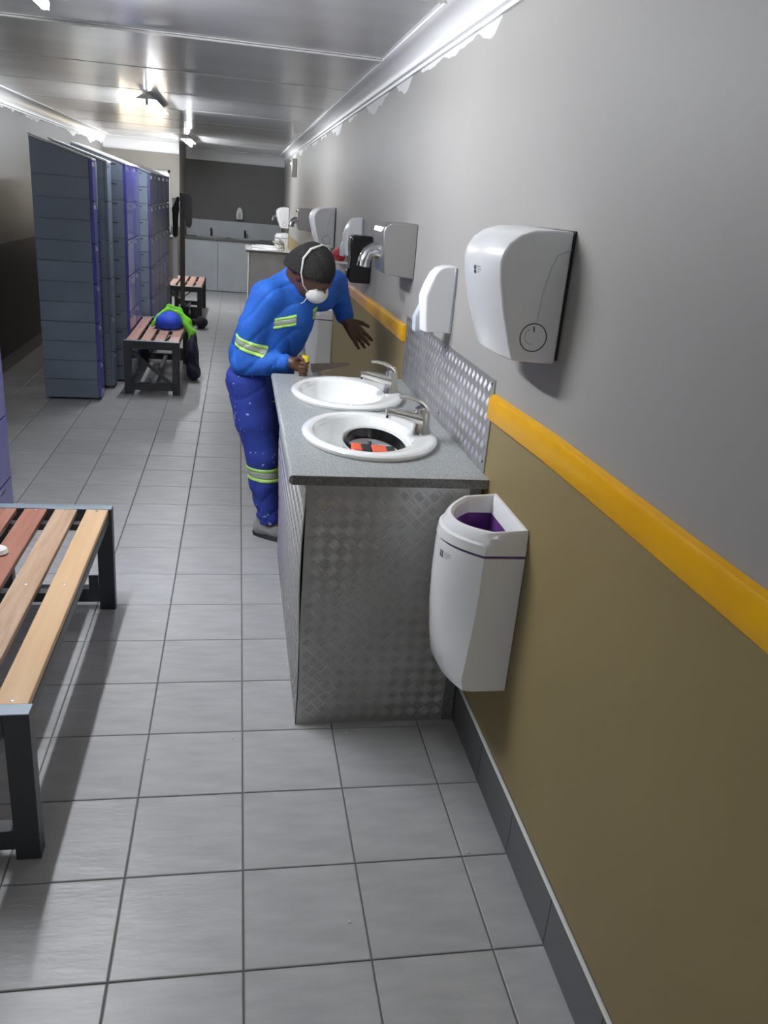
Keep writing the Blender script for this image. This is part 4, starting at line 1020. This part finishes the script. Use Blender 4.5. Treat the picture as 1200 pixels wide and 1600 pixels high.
# coat stand by the farthest bench, with clothes
cs = thing('coat_stand', 'brown metal coat stand rising at the farthest bench', 'coat stand', (-.755, 9.86, 0))
build('pole', MB().box(-.785, -.725, 9.85, 9.885, 0.01, 1.60), M_POLE, cs, bevel=.003)
build('foot', MB().box(-.90, -.60, 9.85, 9.885, 0, .012), M_FRAME, cs)
for dx_ in (-.07, .07): build('hook', MB().tube([(-.755, 9.85, 1.52), (-.755 + dx_ * .6, 9.82, 1.50), (-.755 + dx_, 9.80, 1.54)], .006, 8), M_STEEL, cs, smooth=True)
c_ = Field((-.82, 9.6, 1.10), (-.56, 9.9, 1.66), .01); c_.ell((-.70, 9.77, 1.54), (.075, .07, .075), None, .02).ell((-.685, 9.77, 1.42), (.065, .06, .14), None, .03).ell((-.665, 9.77, 1.28), (.04, .04, .09), None, .03)
tag(sdf_obj('grey_cap', c_, M_GREYC, None, None, (-.69, 9.77, 1.3)), 'grey cap and scarf hung on the coat stand by the farthest bench', 'cap')
c_ = Field((-.92, 9.6, .95), (-.74, 9.9, 1.62), .01); c_.chain([(-.80, 9.80, 1.54), (-.83, 9.78, 1.40), (-.835, 9.77, 1.10)], [.018, .040, .032], .03)
tag(sdf_obj('hanging_jacket', c_, M_DARKC, None, None, (-.83, 9.78, 1.5)), 'dark garment hanging on the left of the coat stand', 'jacket')
t = build('hanging_towel', MB().box(-.872, -.812, 9.826, 9.838, .55, 1.54), M_PLW, bevel=.005); tag(t, 'white towel hanging behind the coat stand beside the last locker', 'towel')
# boots and bag under the far bench
for i, (bx, by) in enumerate(((-.72, 9.72), (-.60, 9.68))):
    f = Field((bx - .1, by - .2, 0), (bx + .1, by + .12, .32), .01); f.cap((bx, by + .04, .05), (bx, by + .05, .20), .045, .05, .02).cap((bx, by + .02, .045), (bx, by - .10, .04), .042, .036, .02)
    X, Y, Z = f.grid(); f.d = np.maximum(np.maximum(f.d, -(Z - .001)), Z - .22)
    tag(sdf_obj('boot', f, M_RUBBER, None, None, (bx, by, 0)), ['black boot on the floor at the far bench, left of its pair', 'black boot on the floor at the far bench, right of its pair'][i], 'boot', 'black boots by the far bench')
f = Field((-.60, 9.15, 0), (-.36, 9.6, .20), .01); f.ell((-.49, 9.38, .07), (.075, .13, .075), None, .02); X, Y, Z = f.grid(); f.d += .006 * np.sin(50 * X + 30 * Y); f.d = np.maximum(f.d, -(Z - .001))
tag(sdf_obj('dark_bag', f, M_DARKC, None, None, (-.49, 9.38, 0)), 'small dark bag on the floor in front of the farthest bench', 'bag')

# small chips of plaster on the floor
for i, (x, y) in enumerate([(.345, .87), (.165, 1.53), (.155, 1.30), (.62, .31), (-.29, .77), (-.03, .86), (.13, 1.75), (.26, .11)]):
    t = build('plaster_chip', MB().lathe((x, y, .0008), [(.0045, 0), (.005, .002), (.002, .004)], 6, 1, .7), M_WLINE, loc=(x, y, 0)); tag(t, ['tiny white chip on the floor just under the basin cabinet front corner', 'tiny white chip by the cabinet aisle side, farther one', 'tiny white chip by the cabinet aisle side, nearer one', 'tiny white chip on the floor by the skirting below the wall bin', 'tiny white chip on the floor beside the foreground bench shadow', 'tiny pale chip mid-floor, left of the basin cabinet', 'tiny white chip on the floor by the cabinet, near the worker shoe', 'tiny chip on the empty foreground tiles between bench and wall'][i], 'debris', 'plaster chips on the floor')
# remove helper empties without children
for o in list(COL.objects):
    if o.type == 'EMPTY' and not [c for c in COL.objects if c.parent == o]: D.objects.remove(o)
